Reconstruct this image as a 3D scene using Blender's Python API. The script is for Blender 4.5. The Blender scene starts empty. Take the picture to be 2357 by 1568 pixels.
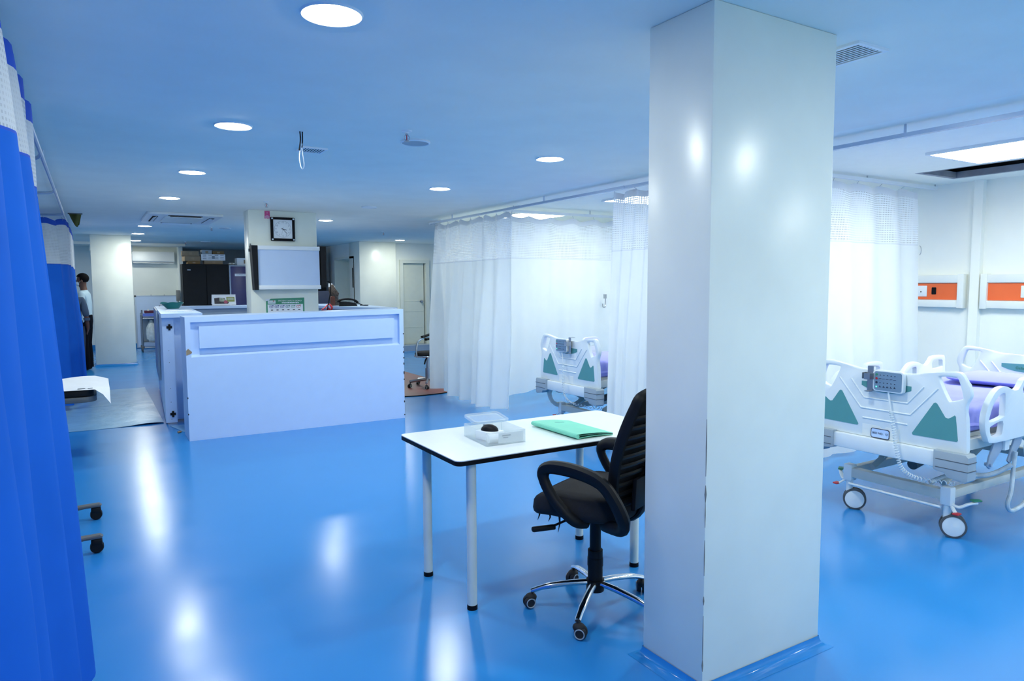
import bpy, bmesh, math, random
from mathutils import Vector, Matrix
random.seed(7)
S = bpy.context.scene
COL = S.collection
PI = math.pi
H = 2.624            # ceiling height
sin, cos = math.sin, math.cos

# ------------------------------------------------------------------ materials
def srgb(r, g, b):
    f = lambda c: c/12.92 if c <= .04045 else ((c+.055)/1.055)**2.4
    return (f(r/255), f(g/255), f(b/255), 1)

def mat(name, col, rough=.5, metal=0, noise=0, nscale=8, bump=0, bscale=60, coat=0, spec=.5,
        emit=None, estr=0, trans=0, alpha=1, transl=0):
    m = bpy.data.materials.new(name); m.use_nodes = True
    nt = m.node_tree; N = nt.nodes; L = nt.links
    p = N['Principled BSDF']; out = N['Material Output']
    if len(col) == 3: col = (*col, 1)
    p.inputs['Base Color'].default_value = col
    p.inputs['Roughness'].default_value = rough
    p.inputs['Metallic'].default_value = metal
    p.inputs['Specular IOR Level'].default_value = spec
    p.inputs['Coat Weight'].default_value = coat
    p.inputs['Transmission Weight'].default_value = trans
    p.inputs['Alpha'].default_value = alpha
    tc = N.new('ShaderNodeTexCoord')
    if noise:
        t = N.new('ShaderNodeTexNoise'); t.inputs['Scale'].default_value = nscale
        t.inputs['Detail'].default_value = 6
        L.new(tc.outputs['Object'], t.inputs['Vector'])
        mr = N.new('ShaderNodeMapRange')
        mr.inputs['From Min'].default_value = .3; mr.inputs['From Max'].default_value = .7
        mr.inputs['To Min'].default_value = 1-noise; mr.inputs['To Max'].default_value = 1+noise*.4
        L.new(t.outputs['Fac'], mr.inputs['Value'])
        mx = N.new('ShaderNodeMix'); mx.data_type = 'RGBA'; mx.blend_type = 'MULTIPLY'
        mx.inputs['Factor'].default_value = 1
        mx.inputs['A'].default_value = col
        L.new(mr.outputs['Result'], mx.inputs['B'])
        L.new(mx.outputs['Result'], p.inputs['Base Color'])
    if bump:
        t2 = N.new('ShaderNodeTexNoise'); t2.inputs['Scale'].default_value = bscale
        t2.inputs['Detail'].default_value = 4
        L.new(tc.outputs['Object'], t2.inputs['Vector'])
        b = N.new('ShaderNodeBump'); b.inputs['Strength'].default_value = bump
        b.inputs['Distance'].default_value = .01
        L.new(t2.outputs['Fac'], b.inputs['Height']); L.new(b.outputs['Normal'], p.inputs['Normal'])
    if emit is not None:
        p.inputs['Emission Color'].default_value = (*emit[:3], 1)
        p.inputs['Emission Strength'].default_value = estr
    if transl:
        tr = N.new('ShaderNodeBsdfTranslucent'); tr.inputs['Color'].default_value = col
        ms = N.new('ShaderNodeMixShader'); ms.inputs['Fac'].default_value = transl
        L.new(p.outputs[0], ms.inputs[1]); L.new(tr.outputs[0], ms.inputs[2])
        L.new(ms.outputs[0], out.inputs['Surface'])
    return m

def net_mat(name, col, cell=.022, hole=.55, transl=.35, patchy=.5):
    """woven curtain net: open square cells cut by the cloth's own UV (in metres)"""
    m = mat(name, col, .8, transl=transl)
    nt = m.node_tree; N = nt.nodes; L = nt.links
    out = N['Material Output']; src = out.inputs['Surface'].links[0].from_socket
    uv = N.new('ShaderNodeUVMap'); uv.uv_map = 'UVMap'
    sep = N.new('ShaderNodeSeparateXYZ'); L.new(uv.outputs[0], sep.inputs[0])
    masks = []
    for ax in ('X', 'Y'):
        d = N.new('ShaderNodeMath'); d.operation = 'DIVIDE'; d.inputs[1].default_value = cell
        L.new(sep.outputs[ax], d.inputs[0])
        f = N.new('ShaderNodeMath'); f.operation = 'FRACT'; L.new(d.outputs[0], f.inputs[0])
        g = N.new('ShaderNodeMath'); g.operation = 'LESS_THAN'; g.inputs[1].default_value = hole
        L.new(f.outputs[0], g.inputs[0]); masks.append(g)
    mu = N.new('ShaderNodeMath'); mu.operation = 'MULTIPLY'
    L.new(masks[0].outputs[0], mu.inputs[0]); L.new(masks[1].outputs[0], mu.inputs[1])
    m2 = N.new('ShaderNodeMath'); m2.operation = 'MULTIPLY'; m2.inputs[1].default_value = patchy
    L.new(mu.outputs[0], m2.inputs[0])
    nz = N.new('ShaderNodeTexNoise'); nz.inputs['Scale'].default_value = 2.2; nz.inputs['Detail'].default_value = 1
    L.new(uv.outputs[0], nz.inputs['Vector'])
    mr = N.new('ShaderNodeMapRange'); mr.inputs['From Min'].default_value = .40; mr.inputs['From Max'].default_value = .62
    mr.inputs['To Min'].default_value = patchy*.25; mr.inputs['To Max'].default_value = min(1, patchy*1.5)
    L.new(nz.outputs['Fac'], mr.inputs['Value']); L.new(mr.outputs['Result'], m2.inputs[1])
    tp = N.new('ShaderNodeBsdfTransparent')
    ms = N.new('ShaderNodeMixShader')
    L.new(m2.outputs[0], ms.inputs['Fac']); L.new(src, ms.inputs[1]); L.new(tp.outputs[0], ms.inputs[2])
    L.new(ms.outputs[0], out.inputs['Surface'])
    return m

def floor_mat():
    m = mat('blue_epoxy', (.026, .24, .62), .24, spec=.5)
    nt = m.node_tree; N = nt.nodes; L = nt.links; p = N['Principled BSDF']
    tc = N['Texture Coordinate'] if 'Texture Coordinate' in N else N.new('ShaderNodeTexCoord')
    a = N.new('ShaderNodeTexNoise'); a.inputs['Scale'].default_value = 3.5; a.inputs['Detail'].default_value = 0
    b2 = N.new('ShaderNodeTexNoise'); b2.inputs['Scale'].default_value = 28; b2.inputs['Detail'].default_value = 1
    L.new(tc.outputs['Object'], a.inputs['Vector']); L.new(tc.outputs['Object'], b2.inputs['Vector'])
    ad = N.new('ShaderNodeMath'); ad.operation = 'MULTIPLY_ADD'; ad.inputs[1].default_value = .012
    L.new(b2.outputs['Fac'], ad.inputs[0]); L.new(a.outputs['Fac'], ad.inputs[2])
    
    r = N.new('ShaderNodeMapRange'); r.inputs['To Min'].default_value = .16; r.inputs['To Max'].default_value = .26
    L.new(a.outputs['Fac'], r.inputs['Value']); L.new(r.outputs['Result'], p.inputs['Roughness'])
    return m

M = {}
M['floor'] = floor_mat()
M['cove'] = mat('blue_epoxy_cove', (.026, .24, .62), .12, noise=.1)
M['ceil'] = mat('ceiling_paint', (.95, .92, .83), .85, noise=.03, nscale=3)
M['ceil_bay'] = mat('ceiling_white', (.95, .95, .86), .85, noise=.02)
M['wall'] = mat('wall_enamel', (.87, .90, .85), .38, noise=.04, nscale=2)
M['wall_bay'] = mat('wall_cream', (.90, .91, .85), .45, noise=.03, nscale=2)
M['shade_and_box_grey'] = mat('shade_and_box_grey', (.30, .31, .30), .7, noise=.1)  # recess wall's shade put into this grey; also the switch box's own colour
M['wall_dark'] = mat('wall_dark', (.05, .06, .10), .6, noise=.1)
M['pillar'] = mat('pillar_enamel', (.84, .86, .76), .28, noise=.05, nscale=3, bump=.04, bscale=9)
M['scuff'] = mat('scuffed_plaster', (.22, .22, .20), .8, noise=.4)
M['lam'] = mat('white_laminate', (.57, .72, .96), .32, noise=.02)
M['lam_grey'] = mat('grey_laminate', (.34, .42, .52), .5, noise=.05)
M['tabletop'] = mat('table_laminate', (.84, .87, .87), .22, noise=.02)
M['edge'] = mat('black_edge', (.006, .006, .008), .5, spec=.12)
M['leg'] = mat('white_powder_coat', (.76, .79, .70), .35, noise=.06)
M['black'] = mat('black_plastic', (.006, .007, .009), .5, noise=.1, spec=.22)
M['blackfab'] = mat('black_fabric', (.007, .007, .009), .9, noise=.3, nscale=200, bump=.2, bscale=400)
M['chrome'] = mat('chrome', (.75, .76, .78), .12, metal=1)
M['steel'] = mat('brushed_steel', (.45, .47, .50), .35, metal=1, noise=.1)
M['alu'] = mat('aluminium_track', (.42, .52, .66), .38, metal=.6, noise=.04)
M['grey'] = mat('grey_plastic', (.36, .42, .46), .5, noise=.04)
M['greyd'] = mat('dark_grey_plastic', (.10, .11, .12), .5, noise=.1)
M['bedw'] = mat('bed_plastic', (.78, .83, .84), .35, noise=.02)
M['bedm'] = mat('bed_steel_paint', (.55, .57, .53), .4, noise=.05)
M['teal'] = mat('teal_inset', (.095, .31, .31), .45, noise=.04)
M['lav'] = mat('lavender_linen', (.33, .34, .78), .9, noise=.08, nscale=6, bump=.35, bscale=7)
M['orange'] = mat('orange_panel', (.86, .14, .03), .4, noise=.03)
M['panelw'] = mat('panel_white', (.82, .84, .80), .4, noise=.02)
M['white'] = mat('white_plastic', (.82, .85, .87), .4, noise=.02)
M['paper'] = mat('paper', (.84, .86, .90), .8, noise=.03)
M['rubber'] = mat('rubber', (.015, .015, .017), .7, noise=.2)
M['tyre'] = mat('grey_tyre', (.08, .09, .10), .6, noise=.1)
M['bluefab'] = mat('royal_blue_curtain', (.014, .15, .68), .85, noise=.06, nscale=5, transl=.30, spec=.15)
M['bluehead'] = mat('royal_blue_header', (.008, .075, .50), .85, noise=.06, transl=.1)
M['bluenet'] = net_mat('white_net_of_blue_curtain', (.66, .70, .72, 1), .02, .5, .3, .35)
M['whitefab'] = mat('white_curtain', (.84, .88, .88), .85, noise=.03, nscale=5, transl=.2)
M['whitehead'] = mat('white_curtain_header', (.66, .70, .75), .85, noise=.03, transl=.15)
M['whitenet'] = net_mat('white_net', (.82, .86, .89, 1), .022, .5, .2, .42)
M['lamp'] = mat('lamp_diffuser', (1, 1, 1), .5, emit=(.95, 1.0, .92), estr=185)
M['panel_lamp'] = mat('panel_diffuser', (1, 1, 1), .5, emit=(.95, 1.0, .92), estr=19)
M['green_dot'] = mat('green_led', (.1, .8, .4), .4, emit=(.1, .9, .5), estr=1.5)
M['red'] = mat('red_plastic', (.55, .03, .04), .45, noise=.05)
M['green'] = mat('green_plastic', (.03, .22, .12), .45, noise=.05)
M['folder'] = mat('green_folder', (.20, .66, .48), .6, noise=.05, nscale=10)
M['folder_dark'] = mat('folder_pages', (.05, .20, .15), .7, noise=.1)
def clear_mat():
    m = mat('clear_plastic', (.94, .97, .98), .25)
    nt = m.node_tree; N = nt.nodes; L = nt.links; out = N['Material Output']; p = N['Principled BSDF']
    tp = N.new('ShaderNodeBsdfTransparent'); tp.inputs['Color'].default_value = (.92, .95, .96, 1)
    ms = N.new('ShaderNodeMixShader'); ms.inputs['Fac'].default_value = .78
    L.new(p.outputs[0], ms.inputs[1]); L.new(tp.outputs[0], ms.inputs[2]); L.new(ms.outputs[0], out.inputs['Surface'])
    return m
M['clear'] = clear_mat()
M['card'] = mat('cardboard', (.30, .22, .14), .8, noise=.12)
M['card2'] = mat('brown_cardboard', (.22, .13, .05), .8, noise=.12)
M['cabblack'] = mat('black_steel_cabinet', (.007, .009, .012), .6, noise=.15, spec=.2)
M['cabpurple'] = mat('purple_steel_cabinet', (.022, .024, .13), .4, noise=.1)
M['sheetfloor'] = mat('floor_protection_film', (.22, .46, .70), .26, noise=.12, nscale=4, bump=.7, bscale=5)
M['redmat'] = mat('red_floor_sheet', (.25, .075, .07), .35, noise=.12, nscale=4)
M['door'] = mat('door_cream', (.74, .76, .65), .4, noise=.03)
M['doorf'] = mat('door_frame_cream', (.78, .80, .70), .45, noise=.03)
M['postergreen'] = mat('poster_green', (.04, .28, .15), .5, noise=.03)
M['posterblue'] = mat('poster_blue', (.03, .04, .25), .5)
M['pink'] = mat('pink_tag', (.62, .06, .22), .5, noise=.08)
M['skin'] = mat('brown_skin', (.12, .055, .035), .5, noise=.06)
M['hair'] = mat('black_hair', (.004, .004, .005), .8, noise=.3, nscale=60, spec=.12)
M['shirt_light'] = mat('light_blue_shirt', (.45, .60, .68), .85, noise=.06, bump=.2, bscale=20)
M['shirt_dark'] = mat('slate_blue_shirt', (.05, .085, .14), .85, noise=.1, bump=.2, bscale=20)
M['trouser_grey'] = mat('trouser_grey', (.045, .06, .09), .9, noise=.1, spec=.1)
M['trouser_black'] = mat('trouser_black', (.004, .005, .010), .9, noise=.1, spec=.1)
M['mask'] = mat('surgical_mask', (.65, .75, .80), .8)
M['bowl'] = mat('teal_basin', (.012, .17, .17), .3, noise=.1)
M['olive'] = mat('olive_bag', (.075, .085, .012), .7, noise=.15)
M['hole'] = mat('void_board', (.03, .033, .036), .9, noise=.2)
M['plaster'] = mat('cut_plaster', (.32, .34, .38), .8, noise=.2)
M['ink'] = mat('ink', (.02, .025, .06), .6)
M['inkgrey'] = mat('grey_ink', (.22, .26, .30), .6)
M['white_ink'] = mat('white_ink', (.85, .88, .90), .6)
M['lime'] = mat('leaflet_lime', (.26, .30, .06), .6, noise=.05)
M['photo_dark'] = mat('leaflet_photo', (.06, .05, .06), .6, noise=.6, nscale=40)
M['photo_pink'] = mat('leaflet_photo_pink', (.45, .10, .16), .6, noise=.2, nscale=40)
M['photo_green'] = mat('leaflet_photo_pale', (.40, .46, .36), .6, noise=.3, nscale=40)
M['viewer'] = mat('milky_acrylic', (.52, .64, .84), .25, noise=.02)
M['bagfilm'] = mat('carrier_bag', (.60, .68, .72), .3, noise=.25, nscale=14, bump=.6, bscale=14)
M['tan'] = mat('tan_chip', (.36, .26, .16), .8, noise=.2)
M['brownpat'] = mat('patterned_cloth', (.075, .055, .048), .7, noise=.85, nscale=60)
M['claret'] = mat('claret_tray', (.10, .012, .04), .5)
M['blueedge'] = mat('blue_tray', (.12, .19, .62), .5)

# ------------------------------------------------------------------ mesh builder
class MB:
    def __init__(s): s.bm = bmesh.new(); s.uv = None
    def xf(s, vs, mx):
        if mx is not None: bmesh.ops.transform(s.bm, matrix=mx, verts=vs)
        return vs
    def box(s, x0, x1, y0, y1, z0, z1, mx=None, bev=0, seg=2):
        r = bmesh.ops.create_cube(s.bm, size=1)['verts']
        for v in r:
            v.co = Vector(((x0+x1)/2+v.co.x*(x1-x0), (y0+y1)/2+v.co.y*(y1-y0), (z0+z1)/2+v.co.z*(z1-z0)))
        if bev:
            es = list({e for v in r for e in v.link_edges})
            g = bmesh.ops.bevel(s.bm, geom=es, offset=bev, segments=seg, profile=.5, affect='EDGES', clamp_overlap=True)
            r = list({v for f in g['faces'] for v in f.verts} | {v for v in r if v.is_valid})
            r = s._island(r)
        return s.xf(r, mx)
    def _island(s, vs):
        seen = set(vs); st = list(vs)
        while st:
            v = st.pop()
            for e in v.link_edges:
                o = e.other_vert(v)
                if o not in seen: seen.add(o); st.append(o)
        return list(seen)
    def lathe(s, prof, n=24, mx=None, cap=True):
        rings = []
        for r, z in prof:
            rings.append([s.bm.verts.new((r*cos(2*PI*i/n), r*sin(2*PI*i/n), z)) for i in range(n)])
        for a, b in zip(rings, rings[1:]):
            for i in range(n):
                s.bm.faces.new((a[i], a[(i+1) % n], b[(i+1) % n], b[i]))
        if cap:
            for rg, rv in ((rings[0], True), (rings[-1], False)):
                if prof[0 if rv else -1][0] > 1e-6: s.bm.faces.new(rg[::-1] if rv else rg)
        vs = [v for r in rings for v in r]
        return s.xf(vs, mx)
    def cyl(s, p0, p1, r, r2=None, n=16):
        p0, p1 = Vector(p0), Vector(p1); d = p1-p0
        mx = Matrix.Translation(p0) @ d.to_track_quat('Z', 'Y').to_matrix().to_4x4()
        return s.lathe([(r, 0), (r if r2 is None else r2, d.length)], n, mx)
    def tube(s, pts, r, n=8, closed=False, flat=1.0):
        pts = [Vector(p) for p in pts]; m = len(pts)
        rr = r if isinstance(r, (list, tuple)) else [r]*m
        rings = []; up = None
        for i, p in enumerate(pts):
            if closed: t = pts[(i+1) % m]-pts[i-1]
            else: t = pts[min(i+1, m-1)]-pts[max(i-1, 0)]
            if t.length < 1e-9: t = Vector((0, 0, 1))
            t.normalize()
            if up is None:
                up = Vector((0, 0, 1)) if abs(t.z) < .9 else Vector((1, 0, 0))
            a = t.cross(up)
            if a.length < 1e-6: a = t.orthogonal()
            a.normalize(); b = a.cross(t).normalized(); up = b
            rings.append([s.bm.verts.new(p+a*rr[i]*cos(2*PI*k/n)+b*rr[i]*flat*sin(2*PI*k/n)) for k in range(n)])
        pr = list(zip(rings, rings[1:])) + ([(rings[-1], rings[0])] if closed else [])
        for A, B in pr:
            for k in range(n): s.bm.faces.new((A[k], A[(k+1) % n], B[(k+1) % n], B[k]))
        if not closed:
            s.bm.faces.new(rings[0][::-1]); s.bm.faces.new(rings[-1])
        return [v for r_ in rings for v in r_]
    def plate(s, outer, holes, th, mx=None, bev=0):
        """flat shape (with holes) in local XY, thickness th along Z (centred)"""
        b2 = bmesh.new()
        for lp in [outer]+list(holes):
            vs = [b2.verts.new((x, y, 0)) for x, y in lp]
            for i in range(len(vs)): b2.edges.new((vs[i], vs[(i+1) % len(vs)]))
        bmesh.ops.triangle_fill(b2, use_beauty=True, use_dissolve=False, edges=b2.edges[:])
        bmesh.ops.recalc_face_normals(b2, faces=b2.faces[:])
        g = bmesh.ops.extrude_face_region(b2, geom=b2.faces[:])
        tv = [e for e in g['geom'] if isinstance(e, bmesh.types.BMVert)]
        for v in b2.verts: v.co.z = -th/2
        for v in tv: v.co.z = th/2
        if bev:
            es = [e for e in b2.edges if len(e.link_faces) == 2 and e.calc_face_angle(0) > .9
                  and abs(e.verts[0].co.z-e.verts[1].co.z) < 1e-6]
            bmesh.ops.bevel(b2, geom=es, offset=bev, segments=2, profile=.5, affect='EDGES', clamp_overlap=True)
        bmesh.ops.recalc_face_normals(b2, faces=b2.faces[:])
        me = bpy.data.meshes.new('t'); b2.to_mesh(me); b2.free()
        n0 = len(s.bm.verts); s.bm.from_mesh(me); bpy.data.meshes.remove(me)
        s.bm.verts.ensure_lookup_table()
        return s.xf(s.bm.verts[n0:], mx)
    def grid(s, P, uvs=None):
        R = [[s.bm.verts.new(p) for p in row] for row in P]
        if uvs and s.uv is None: s.uv = s.bm.loops.layers.uv.new('UVMap')
        for i in range(len(R)-1):
            for j in range(len(R[0])-1):
                f = s.bm.faces.new((R[i][j], R[i][j+1], R[i+1][j+1], R[i+1][j]))
                if uvs:
                    for l, (a, b) in zip(f.loops, ((i, j), (i, j+1), (i+1, j+1), (i+1, j))): l[s.uv].uv = uvs[a][b]
        return [v for r in R for v in r]
    def sphere(s, c, r, sc=(1, 1, 1), seg=16, mx=None):
        vs = bmesh.ops.create_uvsphere(s.bm, u_segments=seg, v_segments=max(8, seg//2), radius=r)['verts']
        for v in vs: v.co = Vector((c[0]+v.co.x*sc[0], c[1]+v.co.y*sc[1], c[2]+v.co.z*sc[2]))
        return s.xf(vs, mx)
    def build(s, name, m, parent=None, smooth=35, mods=None, loc=None):
        bmesh.ops.recalc_face_normals(s.bm, faces=s.bm.faces[:]) if s.uv is None else None
        me = bpy.data.meshes.new(name); s.bm.to_mesh(me); s.bm.free()
        me.materials.append(m)
        if smooth:
            for p in me.polygons: p.use_smooth = True
            try: me.set_sharp_from_angle(angle=math.radians(smooth))
            except Exception: pass
        o = bpy.data.objects.new(name, me); COL.objects.link(o)
        if loc: o.location = loc
        if parent is not None: o.parent = parent
        return o

def tag(o, label, cat, group=None, kind=None):
    o['label'] = label; o['category'] = cat
    if group: o['group'] = group
    if kind: o['kind'] = kind
    return o
def thing(name, label, cat, loc=(0, 0, 0), rz=0, group=None):
    o = bpy.data.objects.new(name, None); COL.objects.link(o)
    o.empty_display_size = .1
    o.location = loc; o.rotation_euler = (0, 0, rz)
    return tag(o, label, cat, group)
def struct(o): o['kind'] = 'structure'; return o
def copy_thing(src, loc, label, rz=None):
    r = src.copy(); COL.objects.link(r); r.location = loc; r['label'] = label
    if rz is not None: r.rotation_euler = (0, 0, rz)
    for ch in list(src.children):
        c = ch.copy(); COL.objects.link(c); c.parent = r
        for g in ch.children:
            d = g.copy(); COL.objects.link(d); d.parent = c
    return r
def text(name, s, size, m, mx, parent=None, depth=.0006, align='CENTER'):
    cu = bpy.data.curves.new(name, 'FONT'); cu.body = s; cu.size = size
    cu.align_x = align; cu.align_y = 'CENTER'; cu.extrude = depth
    tmp = bpy.data.objects.new('tmp', cu); COL.objects.link(tmp)
    dg = bpy.context.evaluated_depsgraph_get(); dg.update()
    me = bpy.data.meshes.new_from_object(tmp.evaluated_get(dg)); bpy.data.objects.remove(tmp)
    me.transform(mx); me.materials.clear(); me.materials.append(m)
    o = bpy.data.objects.new(name, me); COL.objects.link(o)
    if parent is not None: o.parent = parent
    return o
def FACE_Y(x, y, z):   # upright frame read from -Y (towards the camera side)
    return Matrix.Translation((x, y, z)) @ Matrix.Rotation(PI/2, 4, 'X')
def FACE_X(x, y, z):   # upright frame read from -X
    return Matrix.Translation((x, y, z)) @ Matrix.Rotation(-PI/2, 4, 'Z') @ Matrix.Rotation(PI/2, 4, 'X')
def rrect(w, h, r, n=5, cx=0, cy=0):
    pts = []
    for sx, sy, a0 in ((1, 1, 0), (-1, 1, 90), (-1, -1, 180), (1, -1, 270)):
        for k in range(n+1):
            a = math.radians(a0+90*k/n)
            pts.append((cx+sx*(w/2-r)+r*cos(a), cy+sy*(h/2-r)+r*sin(a)))
    return pts
def smooth_loop(pts, n=4, closed=True):
    """Catmull-Rom through points"""
    P = [Vector((*p, 0)) if len(p) == 2 else Vector(p) for p in pts]; m = len(P); out = []
    for i in range(m if closed else m-1):
        p0, p1, p2, p3 = (P[(i+k-1) % m] if closed else P[min(max(i+k-1, 0), m-1)] for k in range(4))
        for k in range(n):
            t = k/n
            out.append(.5*((2*p1)+(-p0+p2)*t+(2*p0-5*p1+4*p2-p3)*t*t+(-p0+3*p1-3*p2+p3)*t**3))
    if not closed: out.append(P[-1])
    return [tuple(v) for v in out]

# ------------------------------------------------------------------ the room
XL, XR, YB, YF = -3.6, 7.7, -2.6, 20.6
def slab(name, m, *b, **k):
    q = MB(); q.box(*b); return struct(q.build(name, m, smooth=0))
slab('floor', M['floor'], XL-.2, 9.2, YB-.2, 21.2, -.12, 0)
# main ceiling: painted slab over corridor and station
q = MB(); q.box(XL-.2, 4.38, YB-.2, 21.2, H, H+.12); q.box(4.38, 9.2, 10.12, 21.2, H, H+.12)
struct(q.build('ceiling', M['ceil'], smooth=0))
# white ceiling over the bed bays, with the open service hatch cut in it
HX0, HX1, HY0, HY1 = 6.66, 7.36, 2.45, 3.70
q = MB()
q.box(4.38, HX0, YB-.2, 10.12, H, H+.03); q.box(HX1, 7.9, YB-.2, 10.12, H, H+.03)
q.box(HX0, HX1, YB-.2, HY0, H, H+.03); q.box(HX0, HX1, HY1, 10.12, H, H+.03)
struct(q.build('ceiling_bay', M['ceil_bay'], smooth=0))
slab('wall_left', M['wall'], XL-.2, XL, YB-.2, 21.2, 0, H)
slab('wall_behind', M['wall'], XL, 7.7, YB-.2, YB, 0, H)
slab('wall_right', M['wall_bay'], 7.7, 7.9, YB-.2, 10.12, 0, H)
slab('wall_bay_end', M['wall_bay'], 4.75, 7.7, 10.0, 10.12, 0, H)
slab('wall_far', M['wall'], XL, 2.05, 20.5, 20.7, 0, H)
slab('wall_far_end', M['wall'], 1.98, 2.08, 20.0, 20.5, 0, H)
slab('wall_recess', M['shade_and_box_grey'], 2.05, 4.62, 20.9, 21.1, 0, H)  # continues the far wall, its shade painted in as a darker grey
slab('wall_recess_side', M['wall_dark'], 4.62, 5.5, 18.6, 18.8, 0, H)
slab('wall_right_far', M['wall'], 8.6, 8.8, 10.1, 16.2, 0, H)
slab('trim_1', M['cove'], XL, 2.0, 20.47, 20.5, 0, .12)
slab('trim_2', M['wall_bay'], 7.63, 7.7, 3.55, 3.635, 0, H)      # pilaster strip on the bay wall
# side wall with a door recess
q = MB(); q.box(5.4, 5.55, 15.9, 16.15, 0, H); q.box(5.4, 5.55, 17.75, 18.6, 0, H); q.box(5.4, 5.55, 16.15, 17.75, 2.3, H)
struct(q.build('wall_passage', M['wall'], smooth=0))
q = MB(); q.box(5.72, 5.76, 16.1, 17.8, 0, 2.32)
d1 = struct(q.build('door_1', M['door'], smooth=0))
q = MB(); q.box(5.38, 5.74, 16.15, 16.2, 0, 2.3); q.box(5.38, 5.74, 17.7, 17.75, 0, 2.3); q.box(5.38, 5.74, 16.2, 17.7, 2.25, 2.3)
q.build('door_frame', M['doorf'], d1, smooth=0)
q = MB(); q.box(5.365, 5.38, 16.22, 16.25, 1.55, 2.02); q.build('door_handle', M['black'], d1)
# back right wall with the cream door, standing on a step
q = MB(); q.box(6.28, 6.47, 15.95, 16.1, 0, H); q.box(7.19, 8.6, 15.95, 16.1, 0, H); q.box(6.47, 7.19, 15.95, 16.1, 2.2, H)
struct(q.build('wall_back', M['wall'], smooth=0))
q = MB(); q.box(6.28, 8.6, 15.6, 15.95, 0, .14); struct(q.build('trim_3', M['lam_grey'], smooth=0))
q = MB(); q.box(6.53, 7.10, 15.99, 16.03, .14, 2.14)
for z in (.55, .95, 1.2):
    q.box(6.56, 7.07, 15.985, 15.99, z, z+.006)
d2 = struct(q.build('door_2', M['door'], smooth=0))
q = MB()
q.box(6.44, 6.53, 15.90, 16.06, .14, 2.22); q.box(7.13, 7.22, 15.90, 16.06, .14, 2.22); q.box(6.53, 7.13, 15.90, 16.06, 2.14, 2.22)
q.build('door_frame', M['doorf'], d2, smooth=0)
q = MB(); q.sphere((7.03, 15.93, 1.2), .032); q.cyl((7.03, 15.93, 1.2), (7.03, 15.99, 1.2), .014); q.cyl((7.03, 15.975, 1.2), (7.03, 15.99, 1.2), .035)
q.build('door_handle', M['steel'], d2)

def cove(name, x0, x1, y0, y1, r=.045):
    q = MB(); n = 6
    rings = []
    for k in range(n+1):
        a = PI/2*k/n
        off = r*(1-sin(a)); z = r*(1-cos(a)); off = r - r*sin(a)
        c = [(x0-off, y0-off), (x1+off, y0-off), (x1+off, y1+off), (x0-off, y1+off)]
        rings.append([q.bm.verts.new((x, y, z+.001)) for x, y in c])
    for A, B in zip(rings, rings[1:]):
        for i in range(4): q.bm.faces.new((A[i], A[(i+1) % 4], B[(i+1) % 4], B[i]))
    return struct(q.build(name, M['cove'], smooth=60))
def pillar(name, x0, x1, y0, y1, label, nm, scuffs=()):
    q = MB(); q.box(x0, x1, y0, y1, 0, H, bev=.006)
    o = struct(q.build(name, M['pillar'], smooth=30)); o['label'] = label; o['category'] = 'pillar'
    cove(nm, x0-.002, x1+.002, y0-.002, y1+.002)
    if scuffs:
        q = MB()
        for z, h_, w in scuffs:
            q.tube([(x0+.002, y0+.002, z-h_/2), (x0+.001, y0+.001, z), (x0+.002, y0+.002, z+h_/2)], [.001, w, .001], n=6)
        q.build('scuff_mark', M['scuff'], o)
    return o
pillar('pillar', 1.965, 2.685, 1.83, 2.17, 'wide white enamelled pillar standing in front of the hospital bed', 'trim_4',
       [(.98, .22, .0022), (.80, .07, .0045), (.72, .1, .002), (.55, .14, .002), (.38, .035, .003), (.22, .2, .0018), (.12, .05, .0035)])
pillar('pillar_middle', 1.85, 2.765, 9.9, 10.22, 'white pillar inside the nurse station that carries the clock', 'trim_5')
pillar('pillar_far', .02, .73, 16.05, 16.7, 'white pillar beyond the nurse station next to the two men', 'trim_6')
pillar('pillar_back', 5.38, 6.28, 15.75, 16.5, 'white pillar beside the cream door at the back', 'trim_7')
slab('trim_8', M['wall'], 0.0, .9, 19.2, 20.5, 2.45, H)
slab('trim_9', M['ceil'], XL, 2.0, 18.6, 18.75, H-.06, H)

# ------------------------------------------------------------------ ceiling things
def downlight(loc, label):
    t = thing('downlight', label, 'ceiling light', loc, 0, 'round ceiling downlights')
    q = MB(); q.lathe([(.100, -.004), (.112, -.008), (.118, 0), (.118, .001)], 40, cap=False); q.build('trim_ring', M['white'], t)
    q = MB(); q.lathe([(.0, -.016), (.06, -.0135), (.088, -.009), (.101, -.0035)], 40, cap=False); q.build('diffuser', M['lamp'], t)
    return t
LL = [('above the camera end of the left row', .55), ('large nearest light of the left row of downlights', 2.67), ('second light of the left downlight row counted from the nearest', 4.80),
      ('third light of the left downlight row counted from the nearest', 6.91), ('fourth light of the left downlight row, just before the air conditioner', 9.02),
      ('first left-row downlight past the ceiling air conditioner', 13.38), ('second left-row downlight past the ceiling air conditioner', 15.35),
      ('third downlight past the ceiling air conditioner, half behind the far pillar', 17.7), ('last downlight of the left row before the far wall', 19.6)]
LL[0] = ('round downlight of the left row overhead of the viewer', .55)
dl0 = downlight((.825, 2.67, H), 'round lit downlight, ' + LL[1][0])
for n_, (lb, y) in enumerate(LL):
    if y == 2.67: continue
    copy_thing(dl0, (.825 if y < 17 else .9, y, H), lb if lb.startswith('round') else 'round lit downlight, ' + lb)
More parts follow.
